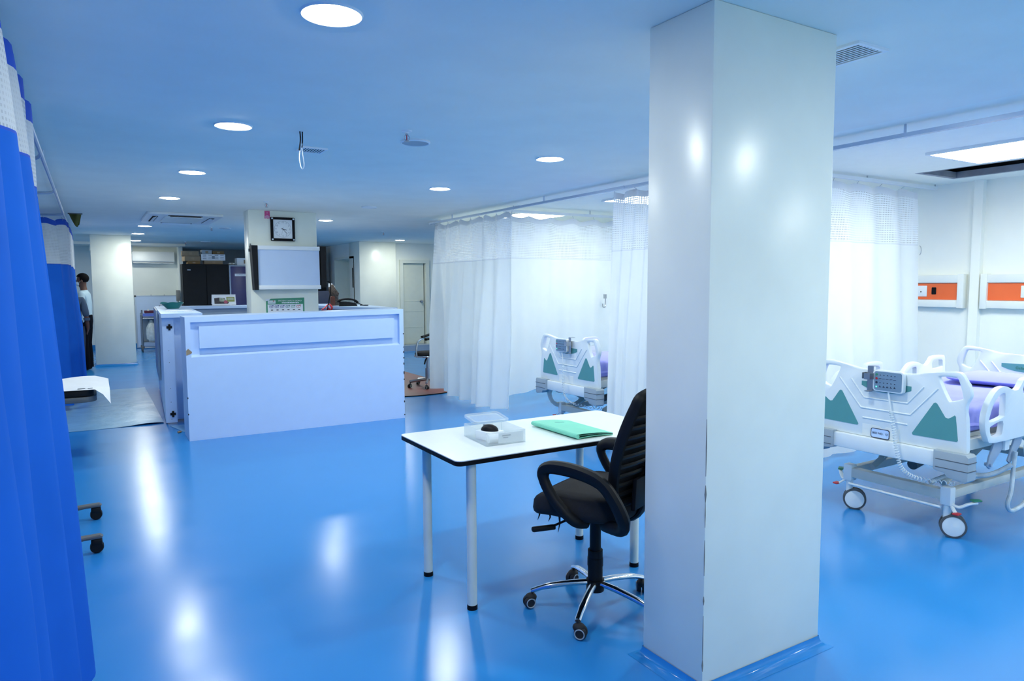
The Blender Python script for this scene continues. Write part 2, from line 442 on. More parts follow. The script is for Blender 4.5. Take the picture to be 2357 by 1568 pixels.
for x, y, lb in ((3.25, 4.76, 'round lit downlight nearest to the white pillar with the table'), (3.22, 6.79, 'round lit downlight between the pillar and the white curtain'),
                 (3.20, 10.93, 'round lit downlight beside the pillar with the clock'), (6.05, 14.9, 'round lit downlight in front of the cream door'),
                 (3.25, 2.65, 'round downlight hidden behind the wide near pillar'), (3.25, .55, 'round downlight reflected in the wide near pillar'),
                 (.825, -1.55, 'added fill downlight behind the viewer in line with the left row'), (3.25, -1.55, 'added fill downlight behind the viewer in line with the right row'),  # unseen pair added behind the viewer for more light
                 (3.2, 13.06, 'added fill downlight behind the clock pillar, nearer one'), (3.2, 15.2, 'added fill downlight behind the clock pillar, farther one'),  # unseen pair added to brighten the far area
                 (6.2, 12.5, 'added fill downlight behind the white curtain by the cream door'), (-1.6, 8.6, 'added fill downlight over the curtained stretcher bay'), (-1.55, 12.9, 'added fill downlight in the bay behind the blue corner curtain'), (-1.5, 17.6, 'added fill downlight behind the blue curtains near the two men')):  # unseen lamps added to brighten the back walls and blue curtains
    copy_thing(dl0, (x, y, H), lb)

def vent(loc, label, rz, w=.19, d=.19):
    t = thing('air_vent', label, 'air vent', loc, rz, 'square ceiling air vents')
    q = MB(); th = .018
    q.box(-w/2, w/2, -d/2, -d/2+th, -.012, 0); q.box(-w/2, w/2, d/2-th, d/2, -.012, 0)
    q.box(-w/2, -w/2+th, -d/2+th, d/2-th, -.012, 0); q.box(w/2-th, w/2, -d/2+th, d/2-th, -.012, 0)
    q.build('frame', M['white'], t, smooth=0)
    q = MB(); n = 8
    for k in range(n):
        x = -w/2+th+(k+.5)*(w-2*th)/n
        q.box(-.0038, .0038, -d/2+th, d/2-th, -.0012, .0012, Matrix.Translation((x, 0, -.007)) @ Matrix.Rotation(.15, 4, 'Y'))
    q.build('slat', M['white'], t, smooth=0)
    q = MB(); q.box(-w/2+.01, w/2-.01, -d/2+.01, d/2-.01, -.002, -.0005); q.build('backing', M['hole'], t, smooth=0)
    return t
vent((1.47, 5.33, H), 'small square slatted air vent beside the hanging wire', 0)
vent((2.93, 1.95, H), 'square slatted air vent half hidden behind the wide near pillar', 0, .22, .26)

def sprinkler(loc, label):
    t = thing('sprinkler', label, 'sprinkler', loc, 0, 'ceiling sprinkler heads')
    q = MB(); q.lathe([(.035, 0), (.033, -.006), (.012, -.012), (.012, -.02)], 20); q.build('escutcheon', M['white'], t)
    q = MB(); q.cyl((0, 0, -.018), (0, 0, -.03), .010)
    for s_ in (-1, 1): q.tube([(s_*.008, 0, -.028), (s_*.018, 0, -.04), (s_*.016, 0, -.058), (s_*.004, 0, -.066)], .003, 6)
    q.cyl((0, 0, -.064), (0, 0, -.070), .006); q.lathe([(.0, -.072), (.020, -.071), (.020, -.069), (0, -.069)], 16)
    q.build('frame', M['steel'], t)
    q = MB(); q.cyl((0, 0, -.03), (0, 0, -.062), .0035); q.build('glass_bulb', M['red'], t)
    return t
sp = sprinkler((1.842, 4.386, H), 'sprinkler head just in front of the round ceiling speaker')
for x, y, lb in ((1.873, 8.86, 'sprinkler head above the pink tag on the clock pillar'), (4.82, 12.69, 'sprinkler head in front of the back right pillar'), (1.83, 13.05, 'sprinkler head behind the ceiling air conditioner'),
                 (1.9, 17.6, 'sprinkler head above the boxes on the black cabinet')):
    copy_thing(sp, (x, y, H), lb)
def disc(loc, r, label, name='ceiling_speaker', cat='speaker', m='grey', grp=None):
    t = thing(name, label, cat, loc, 0, grp)
    q = MB(); q.lathe([(r, 0), (r*1.02, -.010), (r*.93, -.016), (r*.90, -.012)], 36, cap=False); q.build('rim', M['white'], t)
    q = MB(); q.lathe([(0, -.013), (r*.91, -.013)], 36, cap=False); q.build('grille', M[m], t)
    return t
sk = disc((2.03, 4.68, H), .105, 'round grey ceiling speaker behind the nearest sprinkler', grp='round ceiling discs')
copy_thing(sk, (2.07, 13.25, H), 'round ceiling speaker beyond the ceiling air conditioner')
copy_thing(sk, (2.3, 17.4, H), 'round ceiling speaker above the cabinets in the recess')
disc((3.155, 8.8, H), .10, 'round white cover plate on the ceiling where a light is missing', 'ceiling_cover_plate', 'cover plate', 'white')
# loose wire
q = MB()
q.tube(smooth_loop([(1.236, 4.76, H), (1.238, 4.76, 2.57), (1.228, 4.76, 2.50)], 4, False), .0045, 6)
q.tube(smooth_loop([(1.252, 4.76, H), (1.252, 4.765, 2.56), (1.246, 4.76, 2.52)], 4, False), .0045, 6)
wt = thing('hanging_wire', 'black and white loop of wire hanging bare from the ceiling', 'wire', (0, 0, 0))
q.build('black_cable', M['black'], wt)
q = MB(); q.tube(smooth_loop([(1.247, 4.76, 2.545), (1.230, 4.76, 2.47), (1.234, 4.76, 2.41), (1.248, 4.762, 2.378), (1.259, 4.76, 2.41), (1.253, 4.765, 2.48), (1.247, 4.765, 2.545)], 5, False), .0038, 6)
q.build('white_cable', M['white'], wt)

# ceiling cassette air conditioner
ac = thing('ceiling_air_conditioner', 'white ceiling cassette air conditioner above the nurse station', 'air conditioner', (1.19, 11.5, H))
q = MB(); q.plate(rrect(.98, 1.5, .06), [], .035, Matrix.Translation((0, 0, -.018)), bev=.008); q.build('panel', M['white'], ac)
q = MB(); q.plate(rrect(.5, .96, .03), [], .012, Matrix.Translation((0, 0, -.041)), bev=.003); q.build('intake_grille', M['panelw'], ac)
q = MB()
for sx in (-1, 1): q.box(sx*.37-.035, sx*.37+.035, -.45, .45, -.040, -.034)
for sy in (-1, 1): q.box(-.22, .22, sy*.63-.04, sy*.63+.04, -.040, -.034)
q.build('air_slot', M['hole'], ac, smooth=0)
q = MB()
for sx in (-1, 1): q.box(-.028, .028, -.43, .43, -.003, .003, Matrix.Translation((sx*.37, 0, -.048)) @ Matrix.Rotation(sx*.4, 4, 'Y'))
for sy in (-1, 1): q.box(-.2, .2, -.03, .03, -.003, .003, Matrix.Translation((0, sy*.63, -.048)) @ Matrix.Rotation(-sy*.4, 4, 'X'))
q.build('louvre', M['white'], ac, smooth=0)

# bay ceiling panel lights
def panel_light(x, y, w, d, label):
    t = thing('panel_light', label, 'ceiling light', (x, y, H), 0, 'square ceiling panel lights over the bed bays')
    q = MB(); f = .025
    q.box(-w/2, w/2, -d/2, -d/2+f, -.022, 0); q.box(-w/2, w/2, d/2-f, d/2, -.022, 0)
    q.box(-w/2, -w/2+f, -d/2+f, d/2-f, -.022, 0); q.box(w/2-f, w/2, -d/2+f, d/2-f, -.022, 0)
    q.build('frame', M['white'], t, smooth=0)
    q = MB(); q.box(-w/2+f, w/2-f, -d/2+f, d/2-f, -.021, -.01); q.build('diffuser', M['panel_lamp'], t, smooth=0)
    return t
panel_light(6.08, 2.50, .80, 1.15, 'big square panel light over the bed by the near pillar')
panel_light(6.08, -.35, .80, 1.15, 'added fill panel light beyond the frame edge over the near bay')  # unseen panel added to brighten the near bay
panel_light(5.75, 6.15, .80, 1.15, 'square panel light showing through the net of the pillar-side curtain')
panel_light(5.60, 8.75, .80, .80, 'square panel light behind the net of the far bed curtain')
# hatch
t = thing('ceiling_hatch', 'open dark service hatch cut in the white bay ceiling', 'hatch', (0, 0, 0))
q = MB()
for b in ((HX0-.0, HX0+.045, HY0, HY1), (HX1-.045, HX1, HY0, HY1), (HX0+.045, HX1-.045, HY1-.045, HY1), (HX0+.045, HX1-.045, HY0, HY0+.045)):
    q.box(*b, H+.001, H+.06)
q.build('cut_edge', M['plaster'], t, smooth=0)
q = MB(); q.box(HX0-.05, HX1+.05, HY0-.05, HY1+.05, H+.5, H+.52)
q.box(HX0-.07, HX0-.05, HY0-.05, HY1+.05, H+.04, H+.5); q.box(HX1+.05, HX1+.07, HY0-.05, HY1+.05, H+.04, H+.5)
q.box(HX0-.05, HX1+.05, HY1+.05, HY1+.07, H+.04, H+.5); q.box(HX0-.05, HX1+.05, HY0-.07, HY0-.05, H+.04, H+.5)
q.build('void_lining', M['hole'], t, smooth=0)
q = MB(); q.cyl((HX0-.03, 3.45, H+.16), (HX1+.03, 3.35, H+.16), .03); q.build('pipe', M['greyd'], t)

# ------------------------------------------------------------------ curtain tracks and curtains
def track(name, label, paths, m, r=.014, studs=(), box=False):
    t = thing(name, label, 'curtain track')
    for i, pth in enumerate(paths):
        q = MB(); q.tube(pth, r, 4 if box else 8); q.build('rail', m, t, smooth=30)
    for p in studs:
        q = MB(); q.cyl((p[0], p[1], p[2]-.005), (p[0], p[1], H), .006, n=8); q.build('stud', m, t)
    return t
ZT = 2.552
def corner(y):   # cross rail that bends into the long rail
    return smooth_loop([(-3.4, y+.12, ZT), (-1.2, y+.12, ZT), (-.55, y+.11, ZT), (-.36, y+.06, ZT), (-.29, y-.05, ZT), (-.265, y-.22, ZT)], 4, False)
track('curtain_track', 'thin metal curtain track with cross rails above the blue curtains', [[(-.265, -1.5, ZT), (-.265, 5, ZT), (-.265, 10, ZT), (-.265, 15.2, ZT)], corner(6.3), corner(8.5), corner(11.0)],
      M['alu'], .014, [(-.265, y, ZT) for y in (2.6, 5.0, 6.35, 8.6, 11.1, 13.5)])
ZW = 2.59
q = MB(); q.box(4.535, 4.575, -2.4, 9.98, ZW-.05, ZW-.024)
wt_ = thing('curtain_rail', 'long blue-grey ceiling rail along the front of the bed bays', 'curtain track')
q.build('rail', M['alu'], wt_, smooth=0)
q = MB(); q.box(4.530, 4.535, 5.35, 5.65, ZW-.052, ZW-.022); q.build('joint_plate', M['alu'], wt_, smooth=0)
q = MB(); q.box(4.530, 4.535, 7.3, 7.6, ZW-.052, ZW-.022); q.build('joint_plate', M['alu'], wt_, smooth=0)
for y in (.5, 2.6, 4.7, 6.8, 9.2):
    q = MB(); q.cyl((4.555, y, ZW-.026), (4.555, y, H), .008, n=8); q.build('stud', M['alu'], wt_)
wt2 = thing('curtain_rail', 'white cross rail that meets the bay wall by the orange panels', 'curtain track')
q = MB(); q.box(4.6, 7.62, 3.985, 4.015, ZW-.02, ZW+.012); q.build('rail', M['white'], wt2, smooth=0)
q = MB()
for x in (5.2, 6.4, 7.6): q.cyl((x, 4.0, ZW+.01), (x, 4.0, H), .006, n=8)
q.build('stud', M['steel'], wt2)
wt3 = thing('curtain_rail', 'white cross rail between the far bed and the white corner curtain', 'curtain track')
q = MB(); q.box(4.6, 7.62, 7.785, 7.815, ZW-.05, ZW-.018); q.build('rail', M['white'], wt3, smooth=0)
q = MB()
for x in (4.75, 6.0, 7.5): q.cyl((x, 7.8, ZW-.02), (x, 7.8, H), .006, n=8)
q.build('stud', M['steel'], wt3)

def curtain(name, label, top, bot, z0, znet, zhem, mats, wave=.16, amp=.045, amp_top=.02, seed=1, fold=1.35, hooks=.3, hem_var=.02, hd=.07, ftop=None, hook_m='steel', zrail=None):
    """top/bot: plan polylines (same number of points); cloth hangs between them in folds"""
    rnd = random.Random(seed)
    t = thing(name, label, 'curtain')
    T = [Vector((*p, 0)) for p in top]; B = [Vector((*p, 0)) for p in bot]
    cum = [0]
    for a, b in zip(T, T[1:]): cum.append(cum[-1]+(b-a).length)
    Ltot = cum[-1]
    nu = max(24, int(Ltot/wave*14)); 
    ph = [rnd.uniform(0, 6.28) for _ in range(6)]
    def at(P, s):
        s = min(max(s, 0), Ltot)
        for i in range(len(cum)-1):
            if s <= cum[i+1]+1e-9:
                k = (s-cum[i])/max(1e-9, cum[i+1]-cum[i]); return P[i].lerp(P[i+1], k), (P[i+1]-P[i])
        return P[-1].copy(), P[-1]-P[-2]
    def nrm(P, s):
        a, _ = at(P, s-.05); b, _ = at(P, s+.05); d = (b-a)
        if d.length < 1e-6: d = Vector((1, 0, 0))
        d.normalize(); return Vector((d.y, -d.x, 0))
    def off(s, k):
        w1 = sin(2*PI*s/wave+ph[0]+.9*sin(s*2.1+ph[1])); w2 = sin(2*PI*s/(wave*2.7)+ph[2]); w3 = sin(2*PI*s/(wave*.47)+ph[3])
        lo = amp*(.75*w1+.55*w2+.18*w3*(1-k*.4))
        hi = amp_top*sin(2*PI*s/((ftop or wave)*1.0)+ph[4])
        kk = min(1, k*1.6); return hi*(1-kk)+lo*kk
    def pt(s, z):
        k = (z0-z)/(z0-zhem)
        a, _ = at(T, s); b, _ = at(B, s)
        kp = k**.8
        p = a.lerp(b, kp)+nrm(T, s)*off(s, k)
        zz = z
        if k > .5: zz = z+(k-.5)*2*hem_var*sin(s*3.1+ph[5])
        if hooks:   # top edge sags between hooks
            sag = .5-.5*cos(2*PI*s/hooks)
            zz -= max(0, 1-k*9)*sag*.035
        return Vector((p.x, p.y, zz))
    def strip(nm, za, zb, nv, m):
        q = MB(); P = []; U = []
        for i in range(nu+1):
            s = Ltot*i/nu; P.append([pt(s, za+(zb-za)*j/nv) for j in range(nv+1)])
            U.append([(s*fold, za+(zb-za)*j/nv) for j in range(nv+1)])
        q.grid(P, U); return q.build(nm, m, t, smooth=180)
    strip('header', z0, z0-hd, 2, mats[0])
    strip('net_panel', z0-hd, znet, 8, mats[1])
    strip('seam', znet, znet-.010, 1, mats[0])
    strip('fabric_panel', znet-.010, zhem, 22, mats[2])
    if hooks:
        n = int(Ltot/hooks)
        for i in range(n+1):
            s = i*hooks
            if s > Ltot: break
            p = pt(s, z0-.012); q = MB(); zr = (zrail or z0+.04)
            a, _ = at(T, s)
            q.tube([(p.x, p.y, p.z-.012), (p.x+.006, p.y+.006, p.z), (p.x, p.y, p.z+.012), (a.x, a.y, zr)], .0022, 5)
            q.build('curtain_hook', M[hook_m], t)
    return t
bl = (M['bluehead'], M['bluenet'], M['bluefab']); wh = (M['whitehead'], M['whitenet'], M['whitefab'])
curtain('cubicle_curtain', 'royal blue curtain with white net top hanging nearest to the camera', [(-.27, .7), (-.27, 2.9), (-.27, 3.7), (-.27, 4.68)], [(-.22, .6), (-.115, 2.85), (-.155, 3.6), (-.225, 4.72)], 2.52, 2.10, .06, bl,
        wave=.5, amp=.062, amp_top=.055, seed=4, hooks=.5, hd=.10, ftop=.5, zrail=2.536)
curtain('cubicle_curtain', 'royal blue corner curtain behind the papered stretcher', [(-2.6, 11.0), (-.62, 11.0), (-.34, 11.05), (-.27, 11.3), (-.27, 14.3)],
        [(-2.6, 10.4), (-.5, 10.35), (-.28, 10.5), (-.2, 11.0), (-.19, 14.1)], 2.51, 1.90, .09, bl, wave=.34, amp=.05, amp_top=.04, seed=9, hooks=.3, hd=.08, zrail=2.536)
curtain('cubicle_curtain', 'white curtain with net top along the rail beside the cream door', [(4.55, 9.83), (4.55, 7.45)], [(4.33, 9.38), (4.20, 7.15)], 2.525, 1.93, .06, wh,
        wave=.36, amp=.085, amp_top=.03, seed=3, hooks=.24, zrail=ZW-.053)
curtain('cubicle_curtain', 'white curtain with net top behind the far bed', [(4.62, 7.72), (5.4, 7.8), (7.4, 7.8)], [(4.55, 7.65), (5.4, 7.95), (7.4, 7.8)], 2.50, 1.95, .16, wh,
        wave=.42, amp=.035, amp_top=.03, seed=5, hooks=.36, zrail=ZW-.053)
curtain('cubicle_curtain', 'pale white curtain hanging between the table and the near pillar', [(4.55, 5.52), (4.55, 3.9)], [(4.10, 5.06), (4.12, 3.7)], 2.525, 1.93, .08, wh,
        wave=.17, amp=.034, amp_top=.03, seed=12, hooks=.3, zrail=ZW-.053)
curtain('cubicle_curtain', 'white curtain with net top hanging past the near pillar above the bed', [(4.75, 4.0), (7.22, 4.0)], [(4.8, 3.7), (7.30, 3.95)], 2.545, 1.99, .06, wh,
        wave=.40, amp=.035, amp_top=.03, seed=8, hooks=.38, zrail=ZW-.023)

# ------------------------------------------------------------------ nurse station
rc = thing('reception_counter', 'white laminate front counter of the nurse station with a recessed band', 'counter', (0, 0, 0))
X0, X1, Y0, Y1, CH = .80, 3.18, 7.77, 8.20, 1.295
def sheared(vs, bm=None):
    for v in vs:           # the long top runs a little higher at its far end
        v.co.z += max(0, (v.co.z-.2))*.030*((v.co.x-X0)/(X1-X0)-.35)
q = MB()
for b in ((X0, X1, Y0+.05, Y1, 0, CH), (X0, X1, Y0, Y0+.05, 0, .875), (X0, X0+.05, Y0, Y0+.05, .875, CH), (X1-.05, X1, Y0, Y0+.05, .875, CH), (X0+.05, X1-.05, Y0, Y0+.05, CH-.055, CH)):
    q.box(*b)
bmesh.ops.remove_doubles(q.bm, verts=q.bm.verts[:], dist=1e-5)
sheared(q.bm.verts)
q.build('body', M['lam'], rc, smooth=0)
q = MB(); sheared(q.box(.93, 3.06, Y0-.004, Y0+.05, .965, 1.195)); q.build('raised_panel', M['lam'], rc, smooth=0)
q = MB()
v = [q.bm.verts.new(c) for c in ((X0+.05, Y0+.0005, .8755), (X1-.05, Y0+.0005, .8755), (X1-.05, Y0+.0495, .900), (X0+.05, Y0+.0495, .900))]; q.bm.faces.new(v); sheared(v)
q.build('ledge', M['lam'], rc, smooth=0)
q = MB()
for z, w in ((1.02, .008), (.86, .006), (.80, .014), (.73, .01), (.66, .016), (.55, .022), (.47, .01), (.20, .014), (.04, .010)):
    q.sphere((X1-.001, Y0+.001, z), .01, (.8, .8, w/.010), 8)
for z in (.45, .28): q.sphere((X0+.001, Y0+.001, z), .007, (.8, .8, 1.4), 8)
q.build('chipped_edge', M['hole'], rc)
q = MB(); q.plate([(0, 0), (.05, .02), (.055, .035), (.02, .07), (0, .05)], [], .004, FACE_Y(X0+.002, Y0-.001, .89)); q.build('chip', M['tan'], rc)

wg = thing('side_counter', 'white laminate counter wing at the corner with two black hinges', 'counter', (.66, 8.78, 0), math.radians(-3.0))
WZ = 1.29
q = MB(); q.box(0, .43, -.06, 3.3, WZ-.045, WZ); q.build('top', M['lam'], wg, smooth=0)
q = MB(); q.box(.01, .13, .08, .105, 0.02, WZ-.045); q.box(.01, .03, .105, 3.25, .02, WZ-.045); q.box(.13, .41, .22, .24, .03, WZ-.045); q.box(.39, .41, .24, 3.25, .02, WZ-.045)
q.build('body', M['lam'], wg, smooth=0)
q = MB(); q.box(-.02, .006, 1.5, 3.35, .35, WZ-.01); q.build('outer_panel', M['lam_grey'], wg, smooth=0)
for z in (1.13, .12):
    q = MB(); q.box(.055, .115, .07, .08, z-.014, z+.014); q.box(.074, .097, .064, .08, z-.035, z+.035); q.cyl((.085, .06, z), (.085, .075, z), .010, n=10)
    q.build('hinge', M['black'], wg)
q = MB()
for z in (.86, .72, .42, .26, .06): q.cyl((.07, .0795, z), (.07, .083, z), .004, n=8)
q.build('screw_hole', M['hole'], wg)

bc = thing('back_counter', 'white topped rear counter of the nurse station behind the pillar', 'counter', (0, 0, 0))
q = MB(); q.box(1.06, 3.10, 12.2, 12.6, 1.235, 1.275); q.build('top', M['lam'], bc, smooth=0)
q = MB(); q.box(1.08, 3.08, 12.26, 12.29, 0, 1.235); q.build('front_panel', M['lam_grey'], bc, smooth=0)
rw = thing('end_counter', 'white topped counter arm that carries the black telephone', 'counter', (0, 0, 0))
import itertools
def poly_prism(pts, z0, z1, name, m, par):
    q = MB(); q.plate(pts, [], z1-z0, Matrix.Translation((0, 0, (z0+z1)/2))); return q.build(name, m, par, smooth=0)
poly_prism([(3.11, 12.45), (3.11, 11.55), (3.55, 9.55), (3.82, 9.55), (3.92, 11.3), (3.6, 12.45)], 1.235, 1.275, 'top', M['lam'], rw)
poly_prism([(3.14, 12.40), (3.14, 11.60), (3.58, 9.60), (3.78, 9.60), (3.88, 11.25), (3.57, 12.40)], 0, 1.235, 'body', M['lam_grey'], rw)
dk = thing('inner_desk', 'pale writing desk inside the nurse station behind the front counter', 'desk', (1.9, 8.6, 0))
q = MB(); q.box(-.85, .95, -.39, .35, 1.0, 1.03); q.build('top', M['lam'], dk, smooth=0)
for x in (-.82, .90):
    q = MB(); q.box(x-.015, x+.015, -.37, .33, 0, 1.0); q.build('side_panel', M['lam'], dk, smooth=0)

# things on the counters
WR = Matrix.Translation((.66, 8.78, 0)) @ Matrix.Rotation(math.radians(-3.0), 4, 'Z')
def on_wing(x, y, z=WZ): return tuple(WR @ Vector((x, y, z)))
b_ = thing('kidney_basin', 'teal plastic basin with a pouring lip standing on the counter wing', 'basin', on_wing(.20, 1.95), .3)
b_.scale = (.64, .64, .80)
q = MB(); q.lathe([(.12, 0), (.165, .045), (.20, .085), (.222, .098), (.215, .103), (.19, .088), (.155, .045), (.115, .010), (0, .010)], 40)
for v in q.bm.verts:
    a = math.atan2(v.co.y, v.co.x); lip = max(0, cos(a-2.9))**8
    v.co.x *= 1+.16*lip*(v.co.z/.1); v.co.y *= .86*(1+.1*lip)
    v.co.z += .012*sin(3*a+1)*(v.co.z/.1)
q.build('bowl', M['bowl'], b_)
def paper_slip(x, y, w, d, rz, label, txt=None):
    p = on_wing(x, y); t = thing('paper_slip', label, 'paper', p, rz-math.radians(3), 'paper slips on the counter wing')
    q = MB(); q.box(-w/2, w/2, -d/2, d/2, 0.0005, .0025); q.build('sheet', M['paper'], t, smooth=0)
    if txt:
        q = MB()
        for k in range(5): q.box(-w*.42+k*w*.17, -w*.42+k*w*.17+w*.12, -.012, .012, .0025, .003)
        q.build('lettering', M['inkgrey'], t, smooth=0)
paper_slip(.23, 1.05, .30, .30, 0, 'plain white sheet of paper on the counter wing in front of the basin')
paper_slip(.12, .46, .14, .12, .02, 'small printed label at the outer edge of the counter wing', 1)
paper_slip(.335, .55, .13, .12, .02, 'small printed label at the inner edge of the counter wing', 1)
# leaflet stand
ls = thing('leaflet_stand', 'white tent leaflet with a photo and lime box on the rear counter', 'leaflet', (1.88, 12.33, 1.275), 0)
tilt = Matrix.Translation((0, 0, .012)) @ Matrix.Rotation(-.28, 4, 'X')
q = MB(); q.box(-.185, .185, -.003, .003, 0, .165, tilt); q.box(-.185, .185, .085, .09, 0, .165, Matrix.Rotation(.28, 4, 'X')); q.box(-.185, .185, -.01, .10, 0, .006)
q.build('card', M['paper'], ls, smooth=0)
def patch(nm, x0, x1, z0, z1, m, d=-.0035, mx=None):
    q = MB(); q.box(x0, x1, d-.001, d+.0005, z0, z1, tilt if mx is None else mx); return q.build(nm, m, ls, smooth=0)
patch('printed_box', .04, .165, .055, .135, M['lime'])
q = MB(); q.plate([(-.15, .02), (.06, .02), (.075, .045), (.03, .07), (.01, .115), (-.08, .125), (-.15, .115)], [], .001, tilt @ FACE_Y(0, -.0042, 0)); q.build('printed_photo', M['photo_dark'], ls, smooth=0)
q = MB(); q.plate([(-.07, .06), (0, .055), (.02, .09), (-.02, .12), (-.07, .12)], [], .001, tilt @ FACE_Y(0, -.0052, 0)); q.build('printed_photo', M['photo_green'], ls, smooth=0)
q = MB(); q.plate(rrect(.06, .05, .02, 4, .025, .05), [], .001, tilt @ FACE_Y(0, -.0056, 0)); q.build('printed_photo', M['photo_pink'], ls, smooth=0)
q = MB()
for z in (.118, .104, .092, .080): q.box(.055, .15, -.0062, -.0048, z, z+.004, tilt)
q.box(.10, .155, -.0048, -.0036, .036, .042, tilt); q.box(.13, .16, -.0048, -.0036, .15, .154, tilt)
q.build('lettering', M['white_ink'], ls, smooth=0)
# telephone and small things
ph = thing('telephone', 'black desk telephone with handset on the counter arm', 'telephone', (3.46, 10.75, 1.275), -.25)
q = MB(); q.plate([(-.13, 0), (.15, 0), (.13, .045), (.02, .065), (-.13, .075)], [], .20, Matrix.Rotation(PI/2, 4, 'X'), bev=.008); q.build('base', M['black'], ph)
q = MB(); q.tube(smooth_loop([(-.16, -.05, .07), (-.10, -.05, .10), (0, -.05, .112), (.10, -.05, .095), (.16, -.05, .05)], 4, False), [.030]*4+[.022]*9+[.030]*4, 10, flat=.7); q.build('handset', M['black'], ph)
q = MB(); q.tube(smooth_loop([(.16, -.05, .05), (.24, -.05, .012), (.32, -.02, .012), (.20, .05, .01)], 4, False), .008, 6); q.build('coiled_cord', M['black'], ph)
q = MB(); q.box(-.10, -.02, -.06, .06, .075, .080, Matrix.Rotation(.08, 4, 'Y')); q.build('keypad', M['grey'], ph)
pp = thing('patterned_pouch', 'brown and black patterned pouch standing behind the telephone', 'pouch', (3.36, 11.1, 1.275), .2)
q = MB(); q.lathe([(.055, 0), (.07, .03), (.075, .09), (.058, .115), (.075, .14), (.085, .20), (.06, .28), (.02, .34), (0, .345)], 14)
for v in q.bm.verts: v.co.x += -.22*v.co.z+.03; v.co.y *= .6; v.co.x += .012*sin(40*v.co.z)
q.build('pouch', M['brownpat'], pp)
q = MB(); q.plate([(-.10, .30), (.02, .30), (-.04, .36), (-.10, .36)], [], .01, Matrix.Rotation(PI/2, 4, 'X')); q.build('white_flap', M['paper'], pp)
rb = thing('red_ribbon', 'bright red ribbon bow hanging over the edge of the counter arm', 'ribbon', (3.18, 10.9, 1.275), 0)
q = MB(); q.tube(smooth_loop([(.02, -.02, .03), (-.05, -.05, -.02), (-.10, -.06, -.055), (-.04, -.06, -.075), (.0, -.05, -.03), (.03, -.05, -.07), (.06, -.05, -.02)], 4), .016, 8, True, flat=.5); q.build('bow', M['red'], rb)
cb = thing('brown_book', 'upright brown red booklet next to the telephone on the counter arm', 'book', (3.30, 11.0, 1.275), .1)
q = MB(); q.plate(rrect(.075, .155, .03, 4, 0, .0775), [], .03, Matrix.Rotation(PI/2, 4, 'X'), bev=.003); q.build('cover', mat('brown_red_cover', (.10, .025, .015), .6, noise=.1), cb)

# pillar fittings
PY = 9.9
ck = thing('wall_clock', 'square black framed clock with white dial on the middle pillar', 'clock', (2.295, PY, 2.377))
q = MB(); q.plate(rrect(.322, .322, .008), [rrect(.255, .255, .004)], .03, FACE_Y(0, -.017, 0), bev=.003); q.build('frame', M['edge'], ck)
q = MB(); q.box(-.13, .13, -.022, -.002, -.13, .13); q.build('dial', M['white'], ck, smooth=0)
for sx in (-1, 1):
    for sz in (-1, 1):
        q = MB(); q.lathe([(.014, 0), (.013, .006), (.006, .010), (0, .011)], 14, Matrix.Translation((sx*.142, -.032, sz*.142)) @ Matrix.Rotation(PI/2, 4, 'X')); q.build('corner_stud', M['chrome'], ck)
for n in range(1, 13):
    a = 2*PI*n/12
    text('numeral', str(n), .030, M['inkgrey'], FACE_Y(.092*sin(a), -.0235, .092*cos(a)), ck)
q = MB(); q.plate([(.112*cos(2*PI*i/48), .112*sin(2*PI*i/48)) for i in range(48)], [[(.1095*cos(2*PI*i/48), .1095*sin(2*PI*i/48)) for i in range(48)]], .001, FACE_Y(0, -.0228, 0)); q.build('chapter_ring', M['inkgrey'], ck)
def hand(nm, ang, ln, w, m, d, tail=.02):
    q = MB(); q.box(-w/2, w/2, -d-.001, -d, -tail, ln, Matrix.Rotation(ang, 4, 'Y')); q.build(nm, m, ck, smooth=0)
hand('hour_hand', math.radians(101), .052, .007, M['ink'], .024); hand('minute_hand', math.radians(138), .085, .005, M['ink'], .0255)
hand('second_hand', math.radians(194), .085, .002, M['inkgrey'], .027, .03)
vw = thing('film_viewer', 'wide white wall viewing box with black end caps under the clock', 'viewing box', (0, PY, 0))
q = MB(); q.box(1.925, 2.755, -.145, -.01, 1.555, 2.135, bev=.006); q.build('body', M['white'], vw)
q = MB(); q.box(1.93, 2.752, -.150, -.14, 1.605, 2.085); q.build('screen', M['viewer'], vw, smooth=0)
q = MB(); q.box(1.925, 2.757, -.165, -.14, 2.085, 2.14, bev=.004); q.build('film_clip', M['white'], vw)
q = MB(); q.box(1.925, 2.762, -.165, -.14, 1.55, 1.605, bev=.004); q.build('lower_ledge', M['white'], vw)
q = MB(); q.plate([(1.845, 2.14), (1.923, 2.14), (1.923, 1.545), (1.872, 1.545)], [], .16, FACE_Y(0, -.09, 0)); q.build('end_cap', M['black'], vw, smooth=0)
q = MB(); q.plate([(2.764, 2.145), (2.842, 2.145), (2.842, 1.575), (2.770, 1.575)], [], .16, FACE_Y(0, -.09, 0)); q.build('end_cap', M['black'], vw, smooth=0)
q = MB(); q.tube(smooth_loop([(2.84, -.05, 1.66), (2.90, -.05, 1.655), (2.93, -.05, 1.62), (2.925, -.05, 1.5), (2.90, -.05, 1.38), (2.86, -.06, 1.2), (2.82, -.05, 1.0)], 4, False), .008, 6); q.build('power_cable', M['black'], vw)
q = MB(); q.box(1.856, 1.866, -.02, -.003, 2.10, 2.17); q.cyl((1.842, -.03, 2.10), (1.842, -.03, 2.06), .01); q.build('wall_mount', M['greyd'], vw)
pt_ = thing('pink_tag', 'pink paper tag stuck high on the pillar above the clock', 'tag', (2.098, PY-.001, 2.565))
q = MB(); q.plate([(-.034, .052), (.034, .052), (.036, -.052), (.024, -.045), (.012, -.052), (-.012, -.047), (-.036, -.052)], [], .002, FACE_Y(0, 0, 0)); q.build('card', M['pink'], pt_, smooth=0)
